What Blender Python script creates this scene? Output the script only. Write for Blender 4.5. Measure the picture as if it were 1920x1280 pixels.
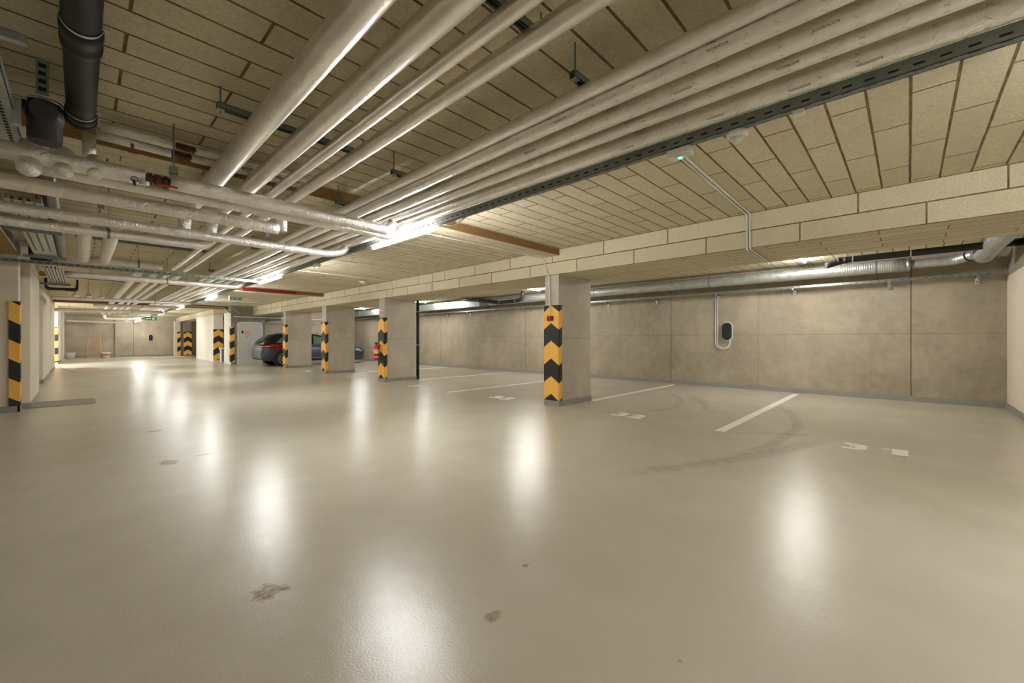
import bpy, math, random
from mathutils import Vector, Matrix
random.seed(7)
for o in list(bpy.data.objects): bpy.data.objects.remove(o)
SC = bpy.context.scene
COL = SC.collection
PI = math.pi

# ------------------------------------------------------------------ camera, world, exposure
H = 1.2
cam_d = bpy.data.cameras.new('camera'); cam = bpy.data.objects.new('camera', cam_d); COL.objects.link(cam)
cam.location = (0, 0, H)
cam.rotation_euler = (PI/2, 0, math.radians(-46.23))      # level; forward is 46.2 deg from +Y towards +X
cam_d.sensor_width = 36.0; cam_d.lens = 775.8/1920*36.0
cam_d.shift_y = -4/1920; cam_d.clip_start = 0.02; cam_d.clip_end = 200
SC.camera = cam
w = bpy.data.worlds.new('world'); SC.world = w; w.use_nodes = True
w.node_tree.nodes['Background'].inputs[0].default_value = (.9, .95, 1, 1)
w.node_tree.nodes['Background'].inputs[1].default_value = 0.05
SC.view_settings.view_transform = 'Standard'; SC.view_settings.look = 'None'
SC.view_settings.gamma = 1; SC.view_settings.use_curve_mapping = False
SC.view_settings.exposure = 1.5
TUBE = 88.0        # radiance of the tube diffusers
CZ = 2.814         # ceiling
BZ = 2.364         # underside of the long beam

# ------------------------------------------------------------------ materials
def srgb(r, g, b):
    f = lambda c: c/12.92 if c <= .04045 else ((c+.055)/1.055)**2.4
    return (f(r/255), f(g/255), f(b/255), 1)
class NT:
    def __init__(s, name):
        s.m = bpy.data.materials.new(name); s.m.use_nodes = True; s.t = s.m.node_tree
        s.b = s.t.nodes['Principled BSDF']; s.out = s.t.nodes['Material Output']
    def n(s, kind, **k):
        x = s.t.nodes.new(kind)
        for a, v in k.items(): setattr(x, a, v)
        return x
    def l(s, a, b): s.t.links.new(a, b)
    def setv(s, sock, v):
        if isinstance(v, bpy.types.NodeSocket): s.l(v, sock)
        else: sock.default_value = v
    def math(s, op, a, b=0., c=0.):
        x = s.n('ShaderNodeMath', operation=op)
        s.setv(x.inputs[0], a); s.setv(x.inputs[1], b); s.setv(x.inputs[2], c)
        return x.outputs[0]
    def mix(s, fac, a, b, blend='MIX'):
        x = s.n('ShaderNodeMix', data_type='RGBA', blend_type=blend)
        s.setv(x.inputs[0], fac); s.setv(x.inputs[6], a); s.setv(x.inputs[7], b)
        return x.outputs[2]
    def pos(s, obj=False):
        if obj: return s.n('ShaderNodeTexCoord').outputs['Object']
        return s.n('ShaderNodeNewGeometry').outputs['Position']
    def sep(s, v):
        x = s.n('ShaderNodeSeparateXYZ'); s.l(v, x.inputs[0]); return x.outputs
    def comb(s, a, b, c=0.):
        x = s.n('ShaderNodeCombineXYZ'); s.setv(x.inputs[0], a); s.setv(x.inputs[1], b); s.setv(x.inputs[2], c); return x.outputs[0]
    def noise(s, vec, scale, detail=4, rough=.55, dist=0.):
        x = s.n('ShaderNodeTexNoise'); s.l(vec, x.inputs['Vector'])
        x.inputs['Scale'].default_value = scale; x.inputs['Detail'].default_value = detail
        x.inputs['Roughness'].default_value = rough; x.inputs['Distortion'].default_value = dist
        return x.outputs[0]
    def rng(s, v, a, b, c=0., d=1.):
        x = s.n('ShaderNodeMapRange'); s.setv(x.inputs[0], v)
        for i, q in enumerate((a, b, c, d)): x.inputs[i+1].default_value = q
        return x.outputs[0]
    def scale(s, v, xyz):
        x = s.n('ShaderNodeVectorMath', operation='MULTIPLY'); s.l(v, x.inputs[0]); x.inputs[1].default_value = xyz
        return x.outputs[0]
    def bump(s, h, strength=.3, dist=.01, prev=None):
        x = s.n('ShaderNodeBump'); x.inputs['Strength'].default_value = strength; x.inputs['Distance'].default_value = dist
        s.l(h, x.inputs['Height'])
        if prev is not None: s.l(prev, x.inputs['Normal'])
        s.l(x.outputs[0], s.b.inputs['Normal']); return x.outputs[0]
    def fin(s, col=None, rough=None, metal=None, spec=None):
        if col is not None: s.setv(s.b.inputs['Base Color'], col)
        if rough is not None: s.setv(s.b.inputs['Roughness'], rough)
        if metal is not None: s.setv(s.b.inputs['Metallic'], metal)
        if spec is not None: s.b.inputs['Specular IOR Level'].default_value = spec
        return s.m

def simple(name, c, rough=.5, metal=0., nscale=18., var=.10, bump=.0, spec=.5):
    t = NT(name); p = t.pos(True)
    n = t.noise(p, nscale, 4)
    dark = tuple(x*(1-var) for x in c[:3])+(1,); lite = tuple(min(1, x*(1+var)) for x in c[:3])+(1,)
    if bump: t.bump(t.noise(p, nscale*4, 3), bump, .004)
    return t.fin(t.mix(t.rng(n, .3, .7), dark, lite), rough, metal, spec)

def emis(name, c, s):
    t = NT(name); t.fin(c, .4)
    t.b.inputs['Emission Color'].default_value = c; t.b.inputs['Emission Strength'].default_value = s
    return t.m

def panel_mat(name, ua, va, cu, cv, width, row, base, joint, msize=.006, warm=.5):
    """wood wool / block facing: running bond laid out in world metres"""
    t = NT(name); p = t.pos(); xyz = t.sep(p)
    # coordinates wobble a few millimetres so the joints are not ruler straight
    wob = t.math('MULTIPLY', t.math('SUBTRACT', t.noise(p, 3.0, 3), .5), .007)
    U = t.math('ADD', xyz[ua], cu); V = t.math('ADD', t.math('ADD', xyz[va], cv), wob)
    vec = t.comb(U, V)
    b = t.n('ShaderNodeTexBrick', offset=.5, offset_frequency=2, squash=1., squash_frequency=2)
    t.l(vec, b.inputs['Vector'])
    b.inputs['Color1'].default_value = (0, 0, 0, 1); b.inputs['Color2'].default_value = (1, 1, 1, 1); b.inputs['Mortar'].default_value = (.5, .5, .5, 1)
    b.inputs['Scale'].default_value = 1; b.inputs['Mortar Size'].default_value = msize; b.inputs['Mortar Smooth'].default_value = .25
    b.inputs['Bias'].default_value = 0; b.inputs['Brick Width'].default_value = width; b.inputs['Row Height'].default_value = row
    tone = t.sep(b.outputs['Color'])[0]
    c1 = tuple(x*.90 for x in base[:3])+(1,); c2 = tuple(min(1, x*1.08) for x in base[:3])+(1,)
    col = t.mix(tone, c1, c2)
    g = t.noise(p, 62., 6, .8)                     # the wool strands
    col = t.mix(t.rng(g, .36, .62, .62, 0.), col, tuple(x*.50 for x in base[:3])+(1,))
    gl = t.noise(t.scale(p, (1, 1, 1)), 9., 5, .7)
    col = t.mix(t.rng(gl, .4, .7, .22, 0.), col, tuple(x*.66 for x in base[:3])+(1,))
    st = t.noise(p, 1.1, 4, .6)
    col = t.mix(t.rng(st, .55, .78, 0., .35*warm), col, srgb(136, 110, 66))
    jn = t.rng(t.noise(p, 9., 3), .3, .6, .8, 1.)
    col = t.mix(t.math('MULTIPLY', b.outputs['Fac'], jn), col, joint)
    nb = t.bump(g, .8, .008)
    x = t.n('ShaderNodeBump', invert=True); x.inputs['Strength'].default_value = .9; x.inputs['Distance'].default_value = .012
    t.l(b.outputs['Fac'], x.inputs['Height']); t.l(nb, x.inputs['Normal']); t.l(x.outputs[0], t.b.inputs['Normal'])
    return t.fin(col, .95, 0, .2)

PB = srgb(234, 222, 190); PJ = srgb(118, 92, 60)
M = {}
M['ceil'] = panel_mat('wood_wool_ceiling', 0, 1, -.685+1.03*12, .011+.2135*40, 1.03, .2135, PB, PJ, .0085)
M['beam_side'] = panel_mat('beam_block_side', 1, 2, -1.997+.5325+1.065*20, -BZ+.225*4, 1.065, .225, PB, srgb(112, 88, 54), .0075, .3)
M['beam_under'] = panel_mat('beam_underside', 1, 0, .3+1.065*20, -5.92+.21*40, 1.065, .21, PB, PJ, .005)
M['beam_brown'] = simple('cross_beam_brown_edge', srgb(146, 112, 66), .9, 0, 60, .3, .4)
M['beam_cross'] = panel_mat('cross_beam_under', 0, 1, .3+1.065*20, -4.5+.2135*40, 1.065, .15, PB, PJ, .004)

def concrete(name, c, lines=(), axis=1, hz=None, faint=(), rust=.35, holes=True):
    t = NT(name); p = t.pos(); xyz = t.sep(p)
    n1 = t.noise(p, .9, 6, .62); n2 = t.noise(p, 7., 6, .7); n3 = t.noise(t.scale(p, (1, 1, .22)), 3.2, 5, .6)
    d = tuple(x*.72 for x in c[:3])+(1,); l = tuple(min(1, x*1.18) for x in c[:3])+(1,)
    col = t.mix(t.rng(n1, .3, .7), d, l)
    col = t.mix(t.rng(n3, .35, .7, 0., .5), col, tuple(x*.74 for x in c[:3])+(1,))
    col = t.mix(t.rng(n2, .42, .72, 0., .35), col, srgb(196, 186, 166))
    rn = t.math('MULTIPLY', t.rng(t.noise(p, 1.7, 5, .7), .5, .75), t.rng(xyz[2], .0, 1.6, 1., .25))
    col = t.mix(t.math('MULTIPLY', rn, rust), col, srgb(140, 112, 70))
    wob = t.math('MULTIPLY', t.math('SUBTRACT', t.noise(p, 6., 2), .5), .012)
    A = t.math('ADD', xyz[axis], wob); Z = t.math('ADD', xyz[2], wob)
    m = None
    def add(x):
        nonlocal m
        m = x if m is None else t.math('MAXIMUM', m, x)
    for y in lines: add(t.math('COMPARE', A, y, .010))
    for y in faint: add(t.math('MULTIPLY', t.math('COMPARE', A, y, .008), .4))
    if hz: add(t.math('MULTIPLY', t.math('COMPARE', Z, hz, .006), .55))
    if m is not None: col = t.mix(t.math('MULTIPLY', m, .75), col, srgb(74, 64, 50))
    pores = t.n('ShaderNodeTexVoronoi'); t.l(p, pores.inputs['Vector']); pores.inputs['Scale'].default_value = 26
    pm = t.math('MULTIPLY', t.rng(pores.outputs['Distance'], .08, .16, 1., 0.), t.rng(t.noise(p, 2.2, 2), .5, .6))
    col = t.mix(t.math('MULTIPLY', pm, .5), col, srgb(84, 76, 62))
    t.bump(n2, .25, .01)
    return t.fin(col, .8, 0, .3)
CON = srgb(172, 160, 140)
M['con_wall'] = concrete('cast_concrete_wall', CON, (-.036, 4.678, 10.01, 15.1), 1, 1.31, (2.574, 6.21, 12.47, 18., 20.7))
M['con_far'] = concrete('cast_concrete_end_wall', srgb(186, 174, 154), (5.1, 2.6), 0, 1.31, (0.6, 3.4, 7.4))
M['con_col'] = concrete('cast_concrete_column', srgb(196, 186, 170), (), 1, 1.22, (), .25)
M['con_plain'] = concrete('cast_concrete_plain', srgb(146, 136, 120), (), 1, None, (), .1)

def plaster(name, c):
    t = NT(name); p = t.pos()
    col = t.mix(t.rng(t.noise(p, 1.3, 4), .3, .7), tuple(x*.93 for x in c[:3])+(1,), c)
    t.bump(t.noise(p, 60, 4), .12, .004); return t.fin(col, .85, 0, .3)
M['cream'] = plaster('cream_plaster', srgb(220, 208, 188))
M['white'] = plaster('white_plaster', srgb(228, 222, 210))
M['skirt'] = simple('grey_coved_skirting', srgb(146, 142, 134), .45, 0, 9, .08)

def floor_mat():
    t = NT('epoxy_floor'); p = t.pos()
    a = t.noise(t.scale(p, (1., .6, 1)), .45, 5, .55, .4); b = t.noise(p, 2.6, 5, .65); c = t.noise(t.scale(p, (1, 2.6, 1)), .8, 4)
    base = t.mix(t.rng(a, .32, .68), srgb(184, 176, 159), srgb(202, 195, 179))
    base = t.mix(t.rng(b, .30, .80, 0., .5), base, srgb(180, 170, 152))
    base = t.mix(t.rng(c, .35, .8, 0., .3), base, srgb(178, 168, 150))
    # fine scatter of dirt specks and tan smears
    v = t.n('ShaderNodeTexVoronoi'); t.l(p, v.inputs['Vector']); v.inputs['Scale'].default_value = 2.4
    sp = t.math('MULTIPLY', t.rng(v.outputs['Distance'], .012, .03, 1., 0.), t.rng(t.noise(p, 1.1, 1), .5, .55))
    base = t.mix(t.math('MULTIPLY', sp, .7), base, srgb(104, 86, 62))
    h = t.noise(p, 95., 3, .6); h2 = t.noise(p, 6., 2)
    n1 = t.bump(h2, .035, .05)
    x = t.n('ShaderNodeBump'); x.inputs['Strength'].default_value = .28; x.inputs['Distance'].default_value = .003
    t.l(h, x.inputs['Height']); t.l(n1, x.inputs['Normal']); t.l(x.outputs[0], t.b.inputs['Normal'])
    return t.fin(base, .25, 0, .5)
M['floor'] = floor_mat()

def foil(name, c, rough=.38, metal=.75, wr=.5):
    t = NT(name); p = t.pos(True)
    n = t.noise(p, 5., 5, .6); f = t.noise(p, 42., 5, .65, .8)
    col = t.mix(t.rng(n, .3, .7), tuple(x*.86 for x in c[:3])+(1,), tuple(min(1, x*1.06) for x in c[:3])+(1,))
    f2 = t.noise(p, 15., 4, .6, 1.2)
    n1 = t.bump(f, min(1, wr), .010)
    x = t.n('ShaderNodeBump'); x.inputs['Strength'].default_value = wr*.8; x.inputs['Distance'].default_value = .02
    t.l(f2, x.inputs['Height']); t.l(n1, x.inputs['Normal']); t.l(x.outputs[0], t.b.inputs['Normal'])
    return t.fin(col, rough, metal, .5)
M['foil'] = foil('aluminium_foil_lagging', srgb(240, 235, 228), .38, .78, .8)
M['foil_run'] = foil('aluminium_foil_long_runs', srgb(244, 240, 234), .34, .85, .42)
M['foil_smooth'] = foil('smooth_foil_lagging', srgb(242, 237, 229), .34, .85, .18)
M['ink'] = simple('grey_print', srgb(112, 106, 98), .7)
M['zinc'] = simple('bright_zinc', srgb(206, 208, 204), .4, .3, 30, .08)
M['galv'] = foil('galvanised_steel', srgb(178, 184, 182), .34, .85, .05)
M['galv_dull'] = simple('dull_galvanised_steel', srgb(128, 134, 130), .5, .55, 12, .1)
M['slot'] = simple('dark_slot', srgb(26, 26, 24), .9)
def spiral():
    t = NT('spiral_duct_steel'); p = t.pos(True); y = t.sep(p)[1]
    wv = t.math('SINE', t.math('MULTIPLY', y, 2*PI/.07))
    n = t.noise(p, 8, 4)
    t.bump(t.math('POWER', t.math('ABSOLUTE', wv), 4.), .45, .004)
    return t.fin(t.mix(t.rng(n, .3, .7), srgb(178, 182, 180), srgb(204, 206, 202)), .46, .7)
M['spiral'] = spiral()
M['black_pl'] = simple('black_plastic_pipe', srgb(24, 22, 20), .55, 0, 6, .2)
M['brown_pl'] = simple('grey_brown_plastic_pipe', srgb(104, 92, 84), .4, 0, 6, .1)
M['white_pl'] = simple('white_plastic', srgb(226, 224, 216), .4, 0, 6, .04)
M['white_paint'] = simple('white_road_paint', srgb(232, 230, 220), .5, 0, 30, .10)
M['door'] = simple('light_grey_door_paint', srgb(206, 204, 198), .45, 0, 5, .03)
M['red'] = simple('red_enamel', srgb(196, 22, 26), .3, 0, 5, .06)
M['dark_red'] = simple('dark_red_paint', srgb(140, 26, 36), .5, 0, 5, .1)
M['brass'] = simple('brass_copper', srgb(92, 62, 40), .5, .3, 60, .5)
M['rubber'] = simple('black_rubber', srgb(28, 27, 26), .7, 0, 30, .1)
M['wood'] = simple('orange_timber', srgb(214, 158, 104), .6, 0, 20, .12)
M['mat'] = simple('grey_doormat', srgb(156, 148, 132), .95, 0, 90, .35, .5)
M['orange_print'] = simple('orange_print', srgb(232, 150, 90), .6)
M['green_sign'] = emis('green_sign_lit', srgb(26, 120, 74), .22)
M['green_led'] = emis('green_led', srgb(60, 235, 150), 3.0)
M['blue'] = simple('blue_plastic', srgb(60, 62, 120), .5)
M['tube'] = emis('tube_diffuser_lit', (.975, .99, .985, 1), TUBE)
M['tube_bay'] = emis('bay_tube_diffuser_lit', (.975, .99, .985, 1), TUBE*.98)
M['tube_fill_last'] = emis('fill_and_last_tube_lit', (.975, .99, .985, 1), TUBE*.5)  # dimmer, for the added fill tubes and the last aisle tube
M['tube_cool'] = emis('cool_lamp_lit', (.93, .97, 1, 1), 13)

def guard_mat():
    t = NT('yellow_black_foam')
    uv = t.n('ShaderNodeUVMap'); uv.uv_map = 'UVMap'
    s = t.sep(uv.outputs[0])
    k = t.math('MODULO', t.math('ADD', s[1], 40*.64), .64)          # u already folded into v
    m = t.math('LESS_THAN', k, .32)
    n = t.noise(t.pos(True), 40, 3)
    y = t.mix(t.rng(n, .3, .7), srgb(236, 178, 76), srgb(243, 188, 90)); b = t.mix(t.rng(n, .3, .7), srgb(34, 33, 32), srgb(46, 44, 42))
    return t.fin(t.mix(m, b, y), .55, 0, .4)
M['guard'] = guard_mat()
def smear(name, c, a, sc=9.):
    t = NT(name); p = t.pos()
    t.fin(c, .6); tr = t.n('ShaderNodeBsdfTransparent'); mx = t.n('ShaderNodeMixShader')
    uv = t.n('ShaderNodeUVMap'); uv.uv_map = 'UVMap'; u = t.sep(uv.outputs[0])
    edge = t.math('MULTIPLY', t.rng(t.math('ABSOLUTE', u[0]), .45, 1., 1., 0.), t.rng(t.math('ABSOLUTE', u[1]), .7, 1., 1., 0.))
    f = t.math('MULTIPLY', t.math('MULTIPLY', t.rng(t.noise(p, sc, 5, .7), .3, .62), edge), a)
    t.l(f, mx.inputs[0]); t.l(tr.outputs[0], mx.inputs[1]); t.l(t.b.outputs[0], mx.inputs[2]); t.l(mx.outputs[0], t.out.inputs[0])
    return t.m
M['tyre_mark'] = smear('rubber_smear', srgb(134, 126, 112), .20, 11.)
M['stain'] = smear('brown_stain', srgb(150, 102, 54), .5, 30.)

# ------------------------------------------------------------------ mesh builder
class MB:
    def __init__(s): s.v = []; s.f = []; s.mi = []; s.sm = []; s.uv = []
    def face(s, idx, m=0, sm=False, uv=None): s.f.append(idx); s.mi.append(m); s.sm.append(sm); s.uv.append(uv)
    def quad(s, pts, m=0, uv=None):
        b = len(s.v); s.v += [tuple(p) for p in pts]; s.face(list(range(b, b+len(pts))), m, False, uv); return s
    def box(s, x0, y0, z0, x1, y1, z1, m=0):
        if x0 > x1: x0, x1 = x1, x0
        if y0 > y1: y0, y1 = y1, y0
        if z0 > z1: z0, z1 = z1, z0
        b = len(s.v)
        s.v += [(x0,y0,z0),(x1,y0,z0),(x1,y1,z0),(x0,y1,z0),(x0,y0,z1),(x1,y0,z1),(x1,y1,z1),(x0,y1,z1)]
        for q in ((0,3,2,1),(4,5,6,7),(0,1,5,4),(1,2,6,5),(2,3,7,6),(3,0,4,7)): s.face([b+i for i in q], m)
        return s
    def tube(s, pts, rad, n=20, m=0, caps=True, squash=None):
        pts = [Vector(p) for p in pts]
        R = rad if isinstance(rad, (list, tuple)) else [rad]*len(pts)
        T = []
        for i in range(len(pts)):
            a = pts[max(0, i-1)]; c = pts[min(len(pts)-1, i+1)]
            t = (c-a); T.append(t.normalized() if t.length > 1e-9 else Vector((0, 0, 1)))
        up = Vector((0, 0, 1)) if abs(T[0].z) < .9 else Vector((0, 1, 0))
        N = (up - T[0]*up.dot(T[0])).normalized()
        b0 = len(s.v)
        for i, p in enumerate(pts):
            if i:
                N = N - T[i]*N.dot(T[i])
                N = N.normalized() if N.length > 1e-6 else T[i].orthogonal().normalized()
            B = T[i].cross(N)
            for k in range(n):
                a = 2*PI*k/n; s.v.append(tuple(p + (N*math.cos(a)+B*math.sin(a))*R[i]))
        for i in range(len(pts)-1):
            for k in range(n):
                a = b0+i*n+k; c = b0+i*n+(k+1) % n
                s.face([a, c, c+n, a+n], m, True)
        if caps:
            s.face([b0+k for k in reversed(range(n))], m); s.face([b0+(len(pts)-1)*n+k for k in range(n)], m)
        return s
    def cyl(s, p0, p1, r, n=20, m=0, r2=None):
        return s.tube([p0, p1], [r, r if r2 is None else r2], n, m)
    def prism(s, poly, axis, a, b, m=0):
        n = len(poly); o = len(s.v)
        for h in (a, b):
            for (u, v) in poly:
                s.v.append({0: (h, u, v), 1: (u, h, v), 2: (u, v, h)}[axis])
        s.face([o+i for i in range(n)], m); s.face([o+n+i for i in reversed(range(n))], m)
        for i in range(n): s.face([o+(i+1) % n, o+i, o+n+i, o+n+(i+1) % n], m)
        return s
    def build(s, name, mats, parent=None, bevel=0., loc=None):
        me = bpy.data.meshes.new(name); me.from_pydata(s.v, [], s.f)
        if not isinstance(mats, (list, tuple)): mats = [mats]
        for q in mats: me.materials.append(q)
        me.polygons.foreach_set('material_index', s.mi); me.polygons.foreach_set('use_smooth', s.sm)
        if any(u is not None for u in s.uv):
            ul = me.uv_layers.new(name='UVMap'); k = 0
            for fi, fc in enumerate(s.f):
                for j in range(len(fc)):
                    if s.uv[fi]: ul.data[k].uv = s.uv[fi][j]
                    k += 1
        me.update(); me.validate()
        o = bpy.data.objects.new(name, me); COL.objects.link(o)
        if loc is not None:
            me.transform(Matrix.Translation(-Vector(loc))); o.location = loc
        if parent is not None: attach(o, parent)
        if bevel:
            bv = o.modifiers.new('bevel', 'BEVEL'); bv.width = bevel; bv.segments = 2; bv.limit_method = 'ANGLE'
        return o
PLOC = {}
def attach(o, parent):
    o.parent = parent
    # children are authored in world coordinates; parents are never rotated
    o.matrix_parent_inverse = Matrix.Translation(-Vector(wloc(parent)))
def wloc(o):
    return Vector(o.location) if o.parent is None else Vector(o.location)
def tag(o, label, cat, group=None, kind=None):
    if label: o['label'] = label
    if cat: o['category'] = cat
    if group: o['group'] = group
    if kind: o['kind'] = kind
    return o
def thing(name, loc, label, cat, group=None):
    o = bpy.data.objects.new(name, None); o.empty_display_size = .1; COL.objects.link(o); o.location = loc
    return tag(o, label, cat, group)
def struct(name, mb, mat, label, cat, bevel=0.):
    return tag(mb.build(name, mat, None, bevel), label, cat, None, 'structure')
def rnd(pts, r, seg=7):
    pts = [Vector(p) for p in pts]; out = [pts[0]]
    for i in range(1, len(pts)-1):
        a, b, c = pts[i-1], pts[i], pts[i+1]
        d1 = (a-b); d2 = (c-b); q = min(r, d1.length*.49, d2.length*.49)
        A = b+d1.normalized()*q; C = b+d2.normalized()*q
        for k in range(seg+1):
            t = k/seg; out.append(A*(1-t)**2 + b*2*t*(1-t) + C*t*t)
    out.append(pts[-1]); return out
def dens(pts, step):
    pts = [Vector(p) for p in pts]; out = [pts[0]]
    for a, b in zip(pts, pts[1:]):
        n = max(1, int((b-a).length/step))
        for k in range(1, n+1): out.append(a+(b-a)*k/n)
    return out
def textmesh(s, size, bold=0.0):
    c = bpy.data.curves.new('t', 'FONT'); c.body = s; c.size = size; c.offset = bold; c.resolution_u = 3
    o = bpy.data.objects.new('t', c); COL.objects.link(o)
    bpy.context.view_layer.update()
    me = bpy.data.meshes.new_from_object(o.evaluated_get(bpy.context.evaluated_depsgraph_get()))
    V = [tuple(v.co) for v in me.vertices]; F = [list(p.vertices) for p in me.polygons]
    bpy.data.objects.remove(o); bpy.data.curves.remove(c); bpy.data.meshes.remove(me)
    x0 = min(v[0] for v in V); x1 = max(v[0] for v in V); y0 = min(v[1] for v in V); y1 = max(v[1] for v in V)
    return V, F, x0, x1, y0, y1

# ------------------------------------------------------------------ the building shell
XR = 11.15; YN = -1.24; YF = 39.3
struct('floor', MB().box(-7, -5.2, -.2, XR+.3, 46, 0), M['floor'], 'glossy greige epoxy floor of the car park', 'floor')
struct('ceiling', MB().box(-7, -5.2, CZ, XR+.3, 46, CZ+.25), M['ceil'], 'ceiling clad in rows of straw coloured wood wool panels', 'ceiling')
struct('wall_right', MB().box(XR, -5.2, 0, XR+.3, 24.6, CZ), M['con_wall'], 'cast concrete long wall behind the parking bays, with panel joints', 'wall')
struct('wall_near', MB().box(7.4, -5.2, 0, XR, YN, 2.29), M['cream'], 'cream painted wall closing the last bay at the right edge', 'wall')
struct('trim_1', MB().box(7.4, -5.2, 2.29, XR, YN, CZ), M['con_plain'], 'bare concrete band above the cream end wall', 'beam')
struct('wall_back', MB().box(-7, -5.2, 0, 7.4, -5.0, CZ), M['con_plain'], 'concrete wall behind the camera', 'wall')
struct('wall_far', MB().box(-7, YF, 0, XR+.3, YF+.3, CZ).box(1.66, YF-.12, 0, 1.88, YF, 2.7), M['con_far'], 'bare concrete end wall far down the driving aisle', 'wall')
struct('wall_left', MB().box(-3.6, -5.2, 0, -3.4, 10.98, CZ), M['cream'], 'cream wall to the left of the camera', 'wall')
# left side stretches of wall beyond the first column
L = [(-.60, 11.02, 13.3), (-.88, 13.3, 17.0), (-.70, 17.0, 20.7), (-.80, 20.7, 21.7), (-.73, 21.7, 25.6)]
for i, (x, a, b) in enumerate(L):
    struct('wall_left_%s' % ['second', 'third', 'fourth', 'fifth', 'sixth'][i], MB().box(-3.6, a, 0, x, b, CZ), M['cream'],
           ['cream wall pier right behind the first left column', 'recessed cream wall panel after the first pier on the left',
            'cream wall pier beside the grey skirting block on the left', 'narrow recess in the left wall', 'last cream stretch of left wall before the bright opening'][i], 'wall')
struct('wall_left_end', MB().box(-3.6, 30.0, 0, -.73, 33.4, CZ).box(-3.6, 33.4, 0, -.80, 36.3, CZ).box(-3.6, 36.3, 0, -.70, YF, CZ), M['white'], 'white wall piers beyond the bright opening at far left', 'wall')
struct('wall_passage', MB().box(-6.6, 25.6, 0, -6.4, 30., CZ).box(-6.4, 25.4, 0, -3.6, 25.6, CZ).box(-6.4, 30., 0, -3.6, 30.2, CZ), M['white'], 'white walls of the bright side passage on the left', 'wall')
# skirtings
def skirt(name, boxes, lab):
    m = MB()
    for (x0, y0, x1, y1) in boxes: m.box(x0, y0, 0, x1, y1, .10)
    return struct(name, m, M['skirt'], lab, 'skirting')
skirt('baseboard_right', [(XR-.02, YN, XR, 24.5)], 'grey coved skirting along the long concrete wall')
skirt('baseboard_near', [(7.4, YN, XR, YN+.02)], 'grey skirting at the foot of the cream end wall')
skirt('baseboard_left', [(-3.4, 11.0, -.59, 11.02), (-.60, 11.02, -.585, 13.3), (-.88, 13.3, -.865, 17.), (-.88, 16.985, -.685, 17.), (-.7, 17., -.685, 20.7), (-.8, 21.685, -.715, 21.7), (-.73, 21.7, -.715, 25.6), (-.73, 30., -.715, 33.4)], 'grey skirting along the cream left wall')
skirt('baseboard_far', [(-.7, YF-.02, 5., YF)], 'grey skirting along the far end wall')

# long beam carried by the column row, and the cross beams
bm = MB(); b0 = bm.box(5.92, -5.0, BZ, 7.20, 23.4, CZ)
bm.mi = [1, 0, 2, 0, 2, 0]
struct('ceiling_beam', bm, [M['beam_side'], M['beam_under'], M['con_plain']], 'long block faced ceiling beam running over the column row', 'beam')
def cross(y0, y1, z0, x0, x1, lab):
    m = MB(); m.box(x0, y0, z0, x1, y1, CZ); m.mi = [1, 0, 0, 0, 0, 0]
    return struct('cross_beam', m, [M['beam_brown'], M['beam_cross']], lab, 'beam')
cross(4.50, 4.80, 2.70, -3.4, 5.92, 'nearest cross beam with brown edge, ending on the long beam by the first column')
cross(14.83, 15.13, 2.70, -.9, 5.92, 'middle cross beam with brown edge, behind the red bar')
cross(24.0, 24.3, 2.66, -.8, 5.1, 'farthest cross beam with brown edge')
lb = MB().box(-1.6, 5.2, 2.60, -.70, 10.98, CZ); lb.mi = [1, 0, 0, 0, 0, 0]
struct('edge_beam', lb, [M['con_plain'], M['beam_brown']], 'grey ceiling edge beam with orange brown underside at far left', 'beam')
struct('trim_2', MB().box(6.452, 23.402, 2.20, 7.198, 24.2, CZ-.002), M['con_plain'], 'dark concrete lintel block above the grey door', 'lintel')
fb = MB().box(4.95, 27., 2.50, 5.9, YF, CZ); fb.mi = [1, 0, 0, 0, 0, 0]
struct('far_beam', fb, [M['beam_side'], M['beam_under']], 'far ceiling beam above the distant striped columns', 'beam')
struct('wall_partition', MB().box(5.0, 23.4, 0, 6.45, 24.7, CZ-.001), [M['con_plain']], 'concrete block wall holding the grey door behind the car', 'wall')
struct('wall_bay', MB().box(6.45, 24.5, 0, XR+.3, 24.7, CZ), M['cream'], 'cream wall behind the parked estate car', 'wall')
struct('wall_partition_face', MB().box(4.985, 23.42, .0, 5.0, 24.7, 2.5), M['white'], 'white painted end face left of the grey door wall', 'wall')

# ------------------------------------------------------------------ columns and corner guards
def guard(prof, z0, z1, name, label, half, slope=.66, top=1.495, folds=None, th=.018):
    """foam guard: prof = list of plan points; stripe phase folds at +-half from profile middle"""
    m = MB(); P = [Vector((x, y, 0)) for x, y in prof]
    S = [0]
    for a, b in zip(P, P[1:]): S.append(S[-1]+(b-a).length)
    mid = S[-1]/2
    def ph(s):
        u = abs(s-mid); return slope*abs(u-half)
    # refine at folds
    st = sorted(set([round(x, 5) for x in S]+[round(mid, 5)]+[round(mid+half, 5), round(mid-half, 5)]))
    st = [x for x in st if 0 <= x <= S[-1]+1e-3]
    def at(s):
        for i in range(len(S)-1):
            if s <= S[i+1]+1e-6: return P[i]+(P[i+1]-P[i])*((s-S[i])/max(1e-9, S[i+1]-S[i]))
        return P[-1]
    phase = (top - slope*half)      # band edge at the centre peak
    for a, b in zip(st, st[1:]):
        A = at(a); B = at(b)
        d = (B-A).normalized(); nn = Vector((d.y, -d.x, 0))
        va = -phase - ph(a); vb = -phase - ph(b)
        Ao = A; Bo = B
        m.quad([(Ao.x, Ao.y, z0), (Bo.x, Bo.y, z0), (Bo.x, Bo.y, z1), (Ao.x, Ao.y, z1)], 0, [(0, z0+va+.0), (0, z0+vb), (0, z1+vb), (0, z1+va)])
    o = m.build(name, M['guard'])
    so = o.modifiers.new('thick', 'SOLIDIFY'); so.thickness = th; so.offset = 0
    return o
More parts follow.
